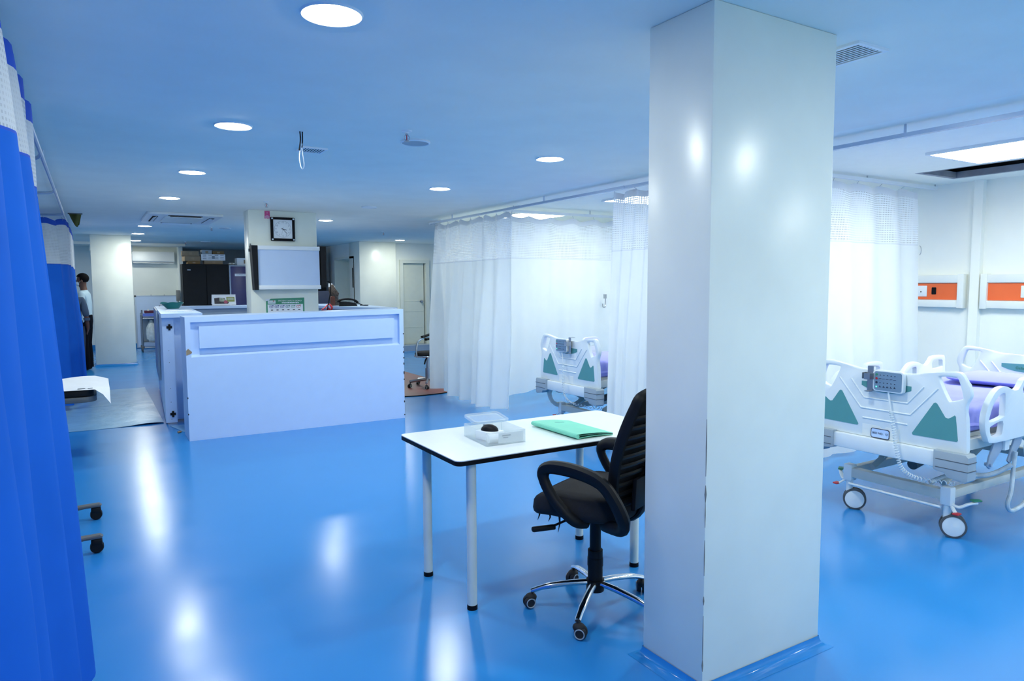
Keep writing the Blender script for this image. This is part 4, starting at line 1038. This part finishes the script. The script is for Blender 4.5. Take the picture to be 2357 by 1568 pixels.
# ------------------------------------------------------------------ hospital beds
def mirror(pts): return pts+[(-x, y) for x, y in pts[::-1]]
def end_board(par, name, x0, flip, plate_txt=None, z_lift=0, brand=False):
    """moulded end board: outline in (u, z), u to the reader's right"""
    right = [(.0, 1.022), (.16, 1.028), (.30, 1.050), (.40, 1.066), (.455, 1.060), (.495, .995), (.512, .935), (.488, .862), (.497, .72), (.502, .575)]
    right = smooth_loop([(u, z) for u, z in right], 4, False); right = [(p[0], p[1]) for p in right]
    outline = [(-u, z) for u, z in right[::-1]]+right[1:]
    hole = [(.335, 1.030), (.415, 1.033), (.438, 1.02), (.466, .925), (.455, .905), (.405, .888), (.385, .895), (.332, 1.005)]
    hole = [(p[0], p[1]) for p in smooth_loop(hole, 3)]
    F = (FACE_X(0, 0, z_lift) if not flip else Matrix.Translation((0, 0, z_lift)) @ FACE_X(0, 0, 0))
    F = Matrix.Translation((x0, 0, 0)) @ F
    q = MB(); q.plate(outline, [hole, [(-u, z) for u, z in hole[::-1]]], .042, F, bev=.009); b = q.build(name, M['bedw'], par, smooth=40)
    fr = -1  # the decorated side faces the foot of the bed
    T = lambda d: F @ Matrix.Translation((0, 0, d))
    tri = [(.315, .868), (.325, .862), (.375, .785), (.392, .781), (.408, .790), (.428, .806), (.434, .80), (.452, .655), (.445, .648), (.185, .645), (.180, .655), (.305, .864)]
    for sgn in (1, -1):
        q = MB(); q.plate([(sgn*u, z) for u, z in tri], [], .004, T(.0215)); q.build('inset', M['teal'], b, smooth=0)
    lens = [(-.165, .948)]+[(-.165+.33*k/10, .948+.004*sin(PI*k/10)) for k in range(1, 11)]+[(.165-.33*k/10, .920-.034*sin(PI*k/10)**.8) for k in range(11)]
    q = MB(); q.plate(lens, [], .003, T(.0215)); q.build('inset', M['teal'], b, smooth=0)
    if brand:
        text('logo_text', 'Gallant', .030, M['green'], T(.024) @ Matrix.Translation((-.02, .918, 0)), b)
        q = MB(); q.plate([(.015, .945), (.03, .932), (.045, .945), (.03, .925)], [], .002, T(.024)); q.build('logo_mark', M['red'], b, smooth=0)
    q = MB()
    for pts in ([(-.325, .955), (-.165, .768), (.165, .768), (.325, .955)], [(-.24, .955), (-.145, .838), (.145, .838), (.24, .955)], [(-.15, .702), (.15, .702)]):
        q.tube([tuple(T(.021) @ Vector((u, z, 0))) for u, z in pts], .0055, 8)
    q.build('moulded_rib', M['bedw'], b)
    q = MB(); q.plate([(-.15, .66), (-.03, .66), (-.02, .645), (0, .645), (.01, .66), (.10, .66), (.10, .585), (-.15, .585)], [], .002, T(.0215)); q.build('label_recess', M['panelw'], b, smooth=0)
    if plate_txt:
        q = MB(); q.plate(rrect(.122, .060, .012, 4, -.025, .612), [], .003, T(.024)); p_ = q.build('name_plate', M['lam'], b, smooth=0)
        q = MB(); q.plate(rrect(.126, .064, .013, 4, -.025, .612), [rrect(.118, .056, .011, 4, -.025, .612)], .004, T(.024)); q.build('name_plate_frame', M['ink'], b, smooth=0)
        text('name_plate_text', plate_txt, .019, M['ink'], T(.026) @ Matrix.Translation((-.025, .612, 0)), b)
    q = MB(); q.box(x0-.05, x0+.03, -.505, .505, .475+z_lift, .575+z_lift, bev=.008); q.build('cross_beam', M['bedw'], par)
    for sgn in (1, -1):
        q = MB()
        prof = [(.335, .585), (.52, .585), (.535, .57), (.535, .43), (.52, .415), (.42, .43), (.40, .455), (.345, .462), (.335, .47)]
        q.plate([(sgn*u, z) for u, z in prof], [], .10, Matrix.Translation((x0-.015, 0, z_lift)) @ FACE_X(0, 0, 0), bev=.01)
        c = q.build('corner_bumper', M['grey'], par)
        q = MB()
        for z in (.535, .485):
            a_, b_2 = sorted((sgn*.35, sgn*.538)); q.box(x0-.0665, x0+.03, -b_2, -a_, z-.002, z+.002)
        q.build('groove', M['greyd'], c, smooth=0)
    return b
def bed_caster(par, x, y, rz, pedal=True):
    q = MB(); q.box(x-.033, x+.033, y-.033, y+.033, .205, .322, bev=.01); q.cyl((x, y, .06), (x, y, .21), .022); h = q.build('caster_housing', M['bedw'], par)
    X = Matrix.Translation((x, y, .075)) @ Matrix.Rotation(rz, 4, 'Z') @ Matrix.Translation((-.035, 0, 0))
    for s_ in (-1, 1):
        q = MB(); q.lathe([(.045, s_*.010), (.0745, s_*.010), (.075, s_*.016), (.0745, s_*.028), (.062, s_*.031)], 32, X @ Matrix.Rotation(PI/2, 4, 'X'), cap=False); q.build('tyre', M['tyre'], h)
        q = MB(); q.lathe([(0, s_*.036), (.04, s_*.034), (.064, s_*.029), (.064, s_*.010)], 32, X @ Matrix.Rotation(PI/2, 4, 'X'), cap=False); q.build('wheel_cover', M['bedw'], h)
    if pedal:
        s_ = 1 if y > 0 else -1
        q = MB(); q.tube(smooth_loop([(x, y+s_*.02, .215), (x+.02, y+s_*.06, .20), (x+.05, y+s_*.10, .225), (x+.09, y+s_*.13, .235)], 4, False), .014, 8, flat=.7)
        q.tube([(x, y+s_*.02, .21), (x-.03, y+s_*.07, .165)], .013, 8, flat=.6); p = q.build('brake_pedal', M['bedw'], par)
        q = MB(); q.box(-.03, .03, -.018, .018, 0, .012, Matrix.Translation((x+.085, y+s_*.125, .243)) @ Matrix.Rotation(.5*s_, 4, 'Z'), bev=.005); q.build('pedal_pad', M['green'], p)
        q = MB(); q.box(-.025, .025, -.018, .018, 0, .012, Matrix.Translation((x-.035, y+s_*.075, .165)), bev=.005); q.build('pedal_pad', M['red'], p)
def side_rail(par, x0, y, name='side_rail'):
    outer = [(.02, .66), (-.02, .74), (-.015, .82), (.04, .90), (.12, .955), (.21, .965), (.28, .945), (.33, .93), (.38, .935), (.42, .965), (.46, .995), (.60, .998), (.635, .985), (.645, .93), (.648, .66), (.62, .63), (.10, .625)]
    h1 = [(.035, .76), (.04, .81), (.08, .875), (.14, .915), (.20, .925), (.215, .90), (.215, .80), (.20, .775)]
    h2 = [(.055, .68), (.04, .72), (.06, .735), (.195, .752), (.195, .68), (.17, .665), (.09, .663)]
    h3 = [(.46, .955), (.59, .962), (.605, .93), (.60, .90), (.47, .895), (.445, .915)]
    outer, h1, h2, h3 = ([(p[0], p[1]) for p in smooth_loop(l, 3)] for l in (outer, h1, h2, h3))
    q = MB(); q.plate(outer, [h1, h2, h3], .034, Matrix.Translation((x0, y, 0)) @ Matrix.Rotation(PI/2, 4, 'X'), bev=.009)
    r = q.build(name, M['bedw'], par, smooth=40)
    s_ = 1 if y > 0 else -1
    q = MB(); yy = y-s_*.04
    q.plate([(.26, .66), (.36, .66), (.34, .56), (.18, .44), (.15, .46), (.17, .52)], [], .012, Matrix.Translation((x0, yy, 0)) @ Matrix.Rotation(PI/2, 4, 'X'), bev=.002)
    q.plate([(.52, .66), (.60, .66), (.58, .56), (.44, .44), (.41, .46)], [], .012, Matrix.Translation((x0, yy, 0)) @ Matrix.Rotation(PI/2, 4, 'X'), bev=.002)
    q.cyl((x0+.30, yy-.02, .63), (x0+.30, yy+.02, .63), .012); q.cyl((x0+.17, yy-.02, .47), (x0+.17, yy+.02, .47), .011)
    k = q.build('rail_bracket', M['lam_grey'], par)
    q = MB(); q.box(x0+.33, x0+.39, yy-.02, yy+.02, .54, .63, bev=.006); q.build('release_handle', M['bedw'], k)
def helix(pts, r, turns, n=9):
    out = []; P = [Vector(p) for p in smooth_loop(pts, 12, False)]; N = turns*n
    for i in range(N+1):
        u = i/N*(len(P)-1); k = min(int(u), len(P)-2); p = P[k].lerp(P[k+1], u-k); d = (P[k+1]-P[k]).normalized()
        a = d.orthogonal().normalized(); b = d.cross(a); t = 2*PI*i/n
        out.append(p+a*r*cos(t)+b*r*sin(t))
    return out
def hospital_bed(label, loc, plate_txt, guard):
    t = thing('hospital_bed', label, 'hospital bed', loc, 0, 'electric hospital beds')
    end_board(t, 'footboard', .02, False, plate_txt)
    end_board(t, 'headboard', 1.93, True, None, 0.0, True)
    # base
    q = MB()
    for s_ in (-1, 1): q.box(.13, 1.86, s_*.33-.025, s_*.33+.025, .245, .30, bev=.004)
    q.box(.13, .19, -.31, .31, .235, .30, bev=.004); q.box(1.80, 1.86, -.31, .31, .235, .30, bev=.004); q.build('base_frame', M['bedm'], t)
    q = MB(); q.cyl((.12, -.31, .19), (.12, .31, .19), .009); q.build('brake_bar', M['bedw'], t)
    for s_ in (-1, 1):
        q = MB(); q.tube([(.28, s_*.24, .30), (.62, s_*.24, .44), (.95, s_*.24, .58)], .028, 4); q.cyl((.40, s_*.26, .35), (.40, s_*.22, .35), .015); q.build('lift_arm', M['bedm'], t)
        q = MB(); q.tube([(1.75, s_*.26, .30), (1.45, s_*.26, .44), (1.10, s_*.26, .58)], .028, 4); q.build('lift_arm', M['bedm'], t)
    q = MB(); q.cyl((.35, .0, .36), (.95, .0, .46), .035); q.box(.90, 1.1, -.06, .06, .38, .50, bev=.01); q.build('actuator', M['greyd'], t)
    if guard:
        q = MB(); q.tube(smooth_loop([(.05, .33, .50), (.03, .38, .42), (.10, .36, .30), (.35, .33, .28), (.42, .33, .36), (.25, .33, .44), (.10, .30, .46)], 3), .028, 4, True); q.build('cable_guard', M['bedm'], t)
    # deck
    q = MB()
    for s_ in (-1, 1): q.box(.04, 1.9, s_*.45-.02, s_*.45+.02, .585, .655, bev=.004)
    q.box(.04, .10, -.43, .43, .60, .65); q.box(1.84, 1.9, -.43, .43, .60, .65); q.box(.1, 1.84, -.43, .43, .655, .68); q.build('deck', M['bedm'], t, smooth=30)
    # mattress with sheet
    q = MB(); vs = q.box(.07, 1.88, -.44, .44, .68, .835, bev=.035, seg=4); m_ = q.build('mattress', M['lav'], t)
    q = MB(); P = []
    for i in range(30):
        s = i/29; x = .065+1.82*s
        row = []
        for j in range(13):
            v = -1+2*j/12; y = v*.452; z = .842+.004*sin(9*x+4*v)
            if abs(v) > .95: z = .71+.02*sin(11*x)
            elif abs(v) > .8: z = .825
            row.append((x, y, z))
        P.append(row)
    q.grid(P); q.build('sheet', M['lav'], m_, smooth=180)
    for y in (-.515, .515):
        side_rail(t, .16, y); side_rail(t, 1.06, y)
    for x in (.16, 1.83):
        for y in (-.33, .33): bed_caster(t, x, y, (2.15 if x < 1 else .6), x < 1)
    return t
bed1 = hospital_bed('electric hospital bed beside the near pillar with lavender sheet and plated footboard', (4.40, 2.57, 0), 'BED NO : 13', False)
bed2 = hospital_bed('farther electric hospital bed between the two white curtains', (4.18, 5.80, 0), None, True)
# bed extras on the near side of bed 1
q = MB(); q.tube(smooth_loop([(.62, -.50, .52), (.60, -.50, .40), (.54, -.52, .28), (.50, -.52, .20), (.55, -.52, .15), (.68, -.52, .155), (.74, -.52, .18)], 5, False), .013, 10); q.build('wrapped_cable', M['bagfilm'], bed1)
q = MB(); q.tube(smooth_loop([(.74, -.52, .19), (.73, -.52, .35), (.73, -.50, .55)], 5, False), .005, 8); q.build('thin_cable', M['bedw'], bed1)
q = MB(); q.tube(smooth_loop([(.20, -.20, .31), (.35, -.26, .35), (.50, -.40, .36), (.58, -.50, .44)], 5, False), .016, 10); q.build('wrapped_cable', M['bagfilm'], bed1)
def bed_control(loc, label, mirror_=False, end=(.1, .1)):
    t = thing('bed_control', label, 'control panel', loc)
    F = FACE_X(0, 0, 0)
    q = MB(); q.plate(rrect(.200, .138, .020), [], .030, F @ Matrix.Translation((0, 0, .016)), bev=.006); c = q.build('housing', M['bedw'], t)
    q = MB(); q.plate(rrect(.180, .122, .014), [], .002, F @ Matrix.Translation((0, 0, .032))); q.build('keypad', mat('keypad_blue_grey', (.17, .27, .38), .5), t, smooth=0)
    k = F @ Matrix.Translation((0, 0, .0337))
    def key(nm, f):
        q = MB(); f(q); q.build(nm, M['ink'], t, smooth=0)
    for i in range(5):
        u = -.050+.024*i
        key('up_key', lambda q: q.plate([(u-.005, .036), (u+.005, .036), (u, .042)], [], .001, k))
        key('bed_symbol', lambda q: q.plate([(u-.009, .012), (u+.007, .015), (u+.008, .017), (u-.009, .0145)], [], .001, k))
        key('down_key', lambda q: q.plate([(u-.005, -.010), (u+.005, -.010), (u, -.016)], [], .001, k))
        key('position_symbol', lambda q: q.plate([(u-.007, -.041), (u+.007, -.041), (u+.007, -.038), (u+.001, -.037), (u, -.030), (u-.003, -.031), (u-.003, -.038), (u-.007, -.039)], [], .001, k))
    for v, mm in ((.040, 'postergreen'), (.014, 'red'), (-.012, 'ink')):
        q = MB(); q.plate([(-.074+.0075*cos(2*PI*i/20), v+.0075*sin(2*PI*i/20)) for i in range(20)], [], .001, k); q.build('button', M[mm], t, smooth=0)
    q = MB(); q.plate(rrect(.010, .008, .002, 3, -.074, -.040), [], .001, k); q.build('indicator_light', M['green_dot'], t, smooth=0)
    sg = -1 if not mirror_ else 1
    br = Matrix.Translation((0, 0, 0))
    q = MB(); yb = -sg*.128
    q.box(-.014, -.010, yb-.020, yb+.020, -.075, .085); q.box(-.014, .040, yb-.020, yb+.020, .085, .089); q.box(-.05, -.014, yb-.018, yb+.018, -.079, -.075)
    q.build('hook_bracket', M['steel'], t, smooth=0)
    q = MB(); q.box(-.075, -.014, yb-.034, yb-.030, .005, .045); q.box(-.055, -.014, yb+.030, yb+.034, .005, .045); q.box(-.018, -.014, yb-.034, yb+.034, .005, .045)
    a_ = -sg*1; q.box(-.079, -.075, min(yb+.034*a_*-1, yb+.034*a_)-.0, max(yb+.034, yb-.034)-.028, .005, .045); q.build('hook_clip', M['steel'], t, smooth=0)
    q = MB(); q.tube([(-.02, .0, -.067), (-.02, -.008, -.12), (-.022, -.022, -.19)], .006, 8); q.tube(helix([(-.022, -.022, -.19), (-.045, -.06, -.30), (-.068, -.095, -.42), (-.06, -.13, -.535), (.03, -.19, -.60), (end[0], end[1], -.625)], .011, 40), .0029, 5)
    q.build('coiled_cord', M['bedw'], t)
    return t
bed_control((4.39, 2.535, .967), 'grey keypad with coiled cord hung on the footboard of the near bed', end=(.20, -.32))
bed_control((4.17, 5.86, .972), 'grey keypad with coiled cord hung on the farther bed', True, end=(.20, -.40))
pl = thing('pillow', 'lavender pillow lying at the head of the near bed', 'pillow', (5.74, 2.48, .852), .08)
q = MB(); q.sphere((0, 0, .045), .5, (1, 1, 1), 40)
for v in q.bm.verts:
    x, y, z = v.co.x, v.co.y, v.co.z-.045
    sx = (1 if x > 0 else -1)*min(1, abs(x/.5))**.45; sy = (1 if y > 0 else -1)*min(1, abs(y/.5))**.45
    e = max(0, 1-max(abs(sx), abs(sy))**6)
    v.co = Vector((sx*.24, sy*.33, .034+z*.078*(.35+.65*e)+.004*sin(14*x)*sin(11*y)))
q.build('cover', M['lav'], pl, smooth=180)

# ------------------------------------------------------------------ wall service panels
def bedhead(y0, y1, label, sockets):
    t = thing('bedhead_panel', label, 'wall panel', (7.7, 0, 0), 0, 'orange bedhead service panels')
    q = MB(); q.box(-.075, 0, y0, y1, 1.60, 1.68, bev=.006); q.box(-.075, 0, y0, y1, 1.345, 1.42, bev=.006); q.box(-.045, 0, y0, y1, 1.42, 1.60); q.build('trunking', M['panelw'], t)
    q = MB(); q.box(-.052, -.044, y0+.03, y1-.03, 1.425, 1.595); q.build('orange_face', M['orange'], t, smooth=0)
    for y in (y0, y1-.06):
        q = MB(); q.box(-.085, 0, y-.004, y+.056, 1.338, 1.688, bev=.004); q.build('end_cap', M['panelw'], t)
    for y, kind in sockets:
        if kind == 'hole':
            q = MB(); q.plate(rrect(.045, .075, .008), [], .004, FACE_X(-.054, y, 1.515)); q.build('socket_opening', M['edge'], t, smooth=0)
        else:
            q = MB(); q.plate(rrect(.12, .115, .006), [], .008, FACE_X(-.056, y, 1.512), bev=.002); p = q.build('socket_plate', M['white'], t)
            q = MB(); q.plate(rrect(.012, .012, .002, 3, 0, 0), [], .002, FACE_X(-.061, y-.0, 1.505)); q.build('socket_hole', M['edge'], p, smooth=0)
bedhead(3.69, 5.3, 'orange and white service panel on the bay wall next to the white curtain', [(4.12, 'plate'), (3.99, 'hole')])
bedhead(1.9, 3.535, 'orange and white service panel on the bay wall above the near headboard', [(3.12, 'plate'), (2.7, 'hole')])
hk = thing('wall_hook', 'small steel hook on the bay wall by the pale curtain edge', 'hook', (6.2, 7.70, 1.3))
q = MB(); q.tube(smooth_loop([(0, 0, .16), (0, 0, .02), (-.015, -.01, -.02), (-.05, -.01, -.015), (-.055, -.01, .03)], 4, False), .008, 6); q.box(-.02, .02, -.005, .02, .10, .16); q.build('hook', M['steel'], hk)
st_ = thing('curtain_hook_stray', 'loose curtain ring on the bay wall beside the curtain edge', 'ring', (7.23, 3.93, 1.93))
q = MB(); q.tube([(.03*sin(a), 0, .045*cos(a)) for a in [PI*k/10 for k in range(11)]], .004, 6); q.build('ring', M['steel'], st_)

# ------------------------------------------------------------------ stool behind the white curtain
sl = thing('stool', 'round black stool with a chrome arm behind the white curtain edge', 'stool', (4.47, 9.955, 0), .2)
q = MB(); q.lathe([(.0, .56), (.15, .565), (.19, .55), (.20, .525), (.185, .51), (0, .51)], 32); q.build('seat', M['blackfab'], sl)
q = MB(); q.lathe([(.17, .485), (.205, .485), (.208, .495), (.203, .508), (.17, .51)], 32); q.build('seat_ring', M['chrome'], sl)
q = MB(); q.cyl((0, 0, .12), (0, 0, .30), .038, n=16); q.cyl((0, 0, .30), (0, 0, .49), .022, n=16); q.build('gas_lift', M['steel'], sl)
q = MB(); q.tube(smooth_loop([(-.195, .0, .48), (-.21, 0, .60), (-.18, 0, .72), (-.10, .0, .77), (.02, .02, .79), (.15, .05, .82)], 4, False), .014, 8); q.build('chrome_arm', M['chrome'], sl)
q = MB(); q.tube([(-.10, 0, .795), (.0, .02, .81), (.12, .05, .83)], .03, 10, flat=.6); q.tube([(-.03, .0, .75), (.12, .05, .76)], .03, 10, flat=.6); q.build('armrest', M['blackfab'], sl)
q = MB(); q.tube([(-.03, -.03, .48), (-.10, -.08, .43), (-.13, -.10, .38)], .012, 8); q.build('lever', M['black'], sl)
for k in range(5):
    a = 2*PI*k/5+2.75; q = MB(); q.tube([(.03*cos(a), .03*sin(a), .125), (.29*cos(a), .29*sin(a), .10)], .022, 4); q.build('leg', M['steel'], sl)
    caster(sl, .28*cos(a), .28*sin(a), a+.8, .028, True)

# ------------------------------------------------------------------ left side: stretcher, overbed table, hanging bag
sr = thing('stretcher', 'stretcher end covered in white paper sticking out between blue curtains', 'stretcher', (-.95, 7.86, 0))
q = MB(); q.plate(rrect(1.9, .78, .12), [], .05, Matrix.Translation((0, 0, .555)), bev=.015); q.build('deck', M['greyd'], sr)
q = MB(); q.plate(rrect(1.86, .74, .10), [], .06, Matrix.Translation((0, 0, .612)), bev=.02); q.build('mattress', M['black'], sr)
for x in (-.7, .5):
    for y in (-.28, .28):
        q = MB(); q.cyl((x, y, .09), (x, y, .535), .02); q.build('leg', M['steel'], sr); caster(sr, x, y, .4, .035, False)
q = MB(); P = []
for i in range(33):
    s = -.9+1.96*i/32; row = []
    for j in range(13):
        v = -1+2*j/12; y = .40*v; z = .650+.004*sin(12*s)*cos(5*v)
        if s > .95: z -= (s-.95)*.25+(max(0, s-.97)*1.3 if v < -.55 else 0)
        if s > .2 and v > .4: z += .05*(v-.4)*(1+.4*sin(9*s))
        row.append((s, y, z))
    P.append(row)
q.grid(P); q.build('paper_sheet', M['paper'], sr, smooth=60)
q = MB(); q.box(.80, .86, -.34, -.30, .6545, .656); q.box(.88, .92, -.34, -.31, .6545, .656); q.build('print', M['inkgrey'], sr, smooth=0)
ot = thing('overbed_table', 'overbed table with two dark grey castered feet behind the nearest blue curtain', 'overbed table', (-.46, 5.13, 0))
for y in (-.35, .35):
    q = MB()
    q.plate([(-.42, .035), (.12, .035), (.20, .06), (.24, .075), (.36, .088), (.445, .088), (.455, .10), (.44, .112), (.34, .108), (.20, .10), (.05, .085), (-.42, .085)], [], .052, Matrix.Translation((0, y, 0)) @ Matrix.Rotation(PI/2, 4, 'X'), bev=.010)
    f = q.build('foot', M['greyd'], ot)
    for x in (.42, -.38):
        q = MB(); 
        for s_ in (-1, 1): q.lathe([(.003, s_*.004), (.036, s_*.004), (.037, s_*.014), (.033, s_*.022), (.003, s_*.022)], 20, Matrix.Translation((x, y, .038)) @ Matrix.Rotation(PI/2, 4, 'X'))
        q.box(x-.03, x+.03, y-.024, y+.024, .045, .088, bev=.01); q.build('caster', M['black'], f)
q = MB(); q.box(-.42, -.36, -.35, .35, .04, .09, bev=.006); q.build('cross_bar', M['greyd'], ot)
q = MB(); q.box(-.42, -.36, -.04, .04, .09, .78, bev=.004); q.build('column', M['grey'], ot)
q = MB(); q.box(-.48, -.06, -.42, .42, .78, .81, bev=.01); q.build('table_top', M['lam'], ot)
ob = thing('olive_bag', 'olive green cloth hanging from the ceiling above the blue corner curtain', 'cloth', (-.145, 11.55, H))
ob.scale = (.62, .62, .62)
q = MB(); P = []
for i in range(13):
    u = i/12; row = []
    for j in range(9):
        v = j/8; w = .24*(1-.35*v); row.append((-.12+u*.24+(.5-u)*.10*v, .03*sin(7*u+2*v), -.02-v*(.24+.08*sin(PI*min(1, u*1.1)))*(.55+.6*u if u < .75 else 1.0)))
    P.append(row)
q.grid(P); g = bmesh.ops.extrude_face_region(q.bm, geom=q.bm.faces[:])
for e in g['geom']:
    if isinstance(e, bmesh.types.BMVert): e.co.y += .012
q.build('cloth', M['olive'], ob); q = MB(); q.box(-.14, .14, -.04, .04, -.022, 0); q.build('holder', M['greyd'], ob, smooth=0)

# ------------------------------------------------------------------ the two men
def skin(name, joints, links, m, parent, root=0, sub=2):
    me = bpy.data.meshes.new(name); me.from_pydata([j[0] for j in joints], links, [])
    o = bpy.data.objects.new(name, me); COL.objects.link(o); o.parent = parent
    md = o.modifiers.new('skin', 'SKIN'); md.use_smooth_shade = True; md.branch_smoothing = .4
    for i, j in enumerate(joints):
        r = j[1]; r = (r, r) if not isinstance(r, tuple) else r
        me.skin_vertices[0].data[i].radius = r
    me.skin_vertices[0].data[root].use_root = True
    s = o.modifiers.new('sub', 'SUBSURF'); s.levels = sub; s.render_levels = sub
    me.materials.append(m); return o
def man(label, loc, rz, sc, shirt, trouser, sleeve, mask):
    t = thing('person', label, 'person', loc, rz); t.scale = (sc, sc, sc)
    # body, facing +Y, 1.78 m tall
    J = [((0, 0, .95), (.14, .10)), ((0, .01, 1.15), (.13, .10)), ((0, 0, 1.36), (.15, .11)), ((0, -.015, 1.47), (.07, .07)), ((0, .0, 1.54), (.052, .056)), ((0, .02, 1.62), (.072, .085)), ((0, .015, 1.71), (.076, .092)), ((0, .0, 1.765), (.04, .05))]
    L = [(i, i+1) for i in range(7)]
    for s_ in (-1, 1):
        b = len(J)
        J += [((s_*.17, -.01, 1.42), .058), ((s_*.225, -.02, 1.13), .042), ((s_*.24, .03, .90), .031), ((s_*.24, .045, .85), (.026, .036)), ((s_*.10, 0, .88), .088), ((s_*.105, .015, .50), .058), ((s_*.105, -.02, .10), .038), ((s_*.105, .02, .045), .04), ((s_*.115, .15, .03), (.04, .024))]
        L += [(2, b), (b, b+1), (b+1, b+2), (b+2, b+3), (0, b+4), (b+4, b+5), (b+5, b+6), (b+6, b+7), (b+7, b+8)]
        for k, (dx, dy, ln) in enumerate(((0, .03, .075), (0, .012, .085), (0, -.006, .08), (0, -.022, .065))):
            c = len(J); x, y, z = s_*.24, .045+dy, .83
            J += [((x-s_*.006, y, z), .0095), ((x-s_*.016, y+.006, z-ln*.55), .0088), ((x-s_*.030, y+.012, z-ln), .0075)]
            L += [(b+3, c), (c, c+1), (c+1, c+2)]
        c = len(J); J += [((s_*.235, .085, .845), .0105), ((s_*.222, .105, .81), .009)]; L += [(b+3, c), (c, c+1)]
    body = skin('body', J, L, M['skin'], t)
    q = MB()
    q.sphere((0, .108, 1.635), .016, (.9, 1.1, 1.6), 10)                          # nose
    for s_ in (-1, 1): q.sphere((s_*.082, .0, 1.645), .022, (.35, .8, 1.35), 10); q.sphere((s_*.032, .098, 1.665), .011, (1.3, .5, .8), 8)
    q.build('face_feature', M['skin'], t)
    q = MB(); q.sphere((0, .0, 1.70), .1, (.86, 1.05, .98), 24)
    dead = [f for f in q.bm.faces if (lambda c: (c.y > .035 and c.z < 1.72) or (c.y > -.02 and c.z < 1.655) or c.z < 1.625)(f.calc_center_median())]
    bmesh.ops.delete(q.bm, geom=dead, context='FACES')
    q.build('hair', M['hair'], t)
    if mask:
        q = MB(); q.sphere((0, .075, 1.60), .06, (1.15, .75, .75), 14); q.tube([(.066, .06, 1.615), (.084, .0, 1.65)], .003, 5); q.tube([(-.066, .06, 1.615), (-.084, .0, 1.65)], .003, 5); q.build('face_mask', M['mask'], t)
    Js = [((0, 0, .78), (.18, .135)), ((0, 0, .92), (.178, .135)), ((0, .01, 1.12), (.165, .128)), ((0, 0, 1.36), (.17, .128)), ((0, -.012, 1.46), (.082, .08)), ((0, -.008, 1.50), (.066, .066))]
    Ls = [(0, 1), (1, 2), (2, 3), (3, 4), (4, 5)]
    for s_ in (-1, 1):
        b = len(Js); Js += [((s_*.175, -.01, 1.42), .072), ((s_*.222, -.02, 1.16), .062), ((s_*.230, 0, sleeve), .056)]; Ls += [(3, b), (b, b+1), (b+1, b+2)]
    skin('shirt', Js, Ls, M[shirt], t)
    if sleeve > .95:
        for s_ in (-1, 1):
            q = MB(); q.lathe([(.044, -.03), (.052, -.03), (.055, .02), (.046, .02)], 18, Matrix.Translation((s_*.231, 0, sleeve-.03)), cap=False); q.build('sleeve_cuff', M[shirt], t)
    q = MB()
    q.lathe([(.10, .76), (.155, .82), (.17, .90), (.165, 1.02), (.15, 1.03)], 24)
    for v in q.bm.verts: v.co.y *= .76
    for s_ in (-1, 1): q.tube([(s_*.085, 0, .90), (s_*.098, .005, .78), (s_*.105, .012, .50), (s_*.108, -.01, .25), (s_*.108, -.01, .05)], [.105, .102, .080, .070, .068], 16)
    q.build('trousers', M[trouser], t)
    for s_ in (-1, 1):
        q = MB(); q.sphere((s_*.112, .075, .03), .06, (.85, 2.2, .55), 16)
        for v in q.bm.verts: v.co.z = max(.0, v.co.z)
        q.build('shoe', M['rubber'], t)
    return t
man('dark haired man in a light blue shirt with a face mask, turned to the side', (-.13, 15.55, 0), PI/2-.25, 1.035, 'shirt_light', 'trouser_black', .88, True)
man('man in a slate blue shirt with rolled sleeves standing behind the curtain edge', (-.315, 14.75, 0), -.15, .97, 'shirt_dark', 'trouser_grey', 1.08, False)

# ------------------------------------------------------------------ camera, world, colour
W_, H_ = 2357, 1568
FPX, PITCH, YAW, ROLL = 1595.7, math.radians(4.6), math.radians(31.17), math.radians(-.257)
fw = Vector((sin(YAW)*cos(PITCH), cos(YAW)*cos(PITCH), -sin(PITCH)))
rt = Vector((cos(YAW), -sin(YAW), 0)); up = rt.cross(fw)
r2 = rt*cos(ROLL)+up*sin(ROLL); u2 = up*cos(ROLL)-rt*sin(ROLL)
cam = bpy.data.cameras.new('camera'); co = bpy.data.objects.new('camera', cam); COL.objects.link(co)
cam.sensor_width = 36; cam.lens = 36*FPX/W_
co.matrix_world = Matrix(((r2.x, u2.x, -fw.x, 0), (r2.y, u2.y, -fw.y, 0), (r2.z, u2.z, -fw.z, 1.6), (0, 0, 0, 1)))
cam.clip_start = .05
S.camera = co
w = bpy.data.worlds.new('world'); S.world = w; w.use_nodes = True
w.node_tree.nodes['Background'].inputs[0].default_value = (.55, .7, 1, 1); w.node_tree.nodes['Background'].inputs[1].default_value = .05
S.view_settings.view_transform = 'Standard'; S.view_settings.look = 'None'; S.view_settings.gamma = 1
S.view_settings.exposure = 0.13
try:
    S.cycles.use_denoising = True; S.cycles.max_bounces = 8; S.cycles.diffuse_bounces = 6; S.cycles.transparent_max_bounces = 10; S.cycles.use_adaptive_sampling = True; S.cycles.adaptive_threshold = .035
    S.cycles.sample_clamp_indirect = 4; S.cycles.sample_clamp_direct = 24; S.cycles.caustics_reflective = False
except Exception: pass
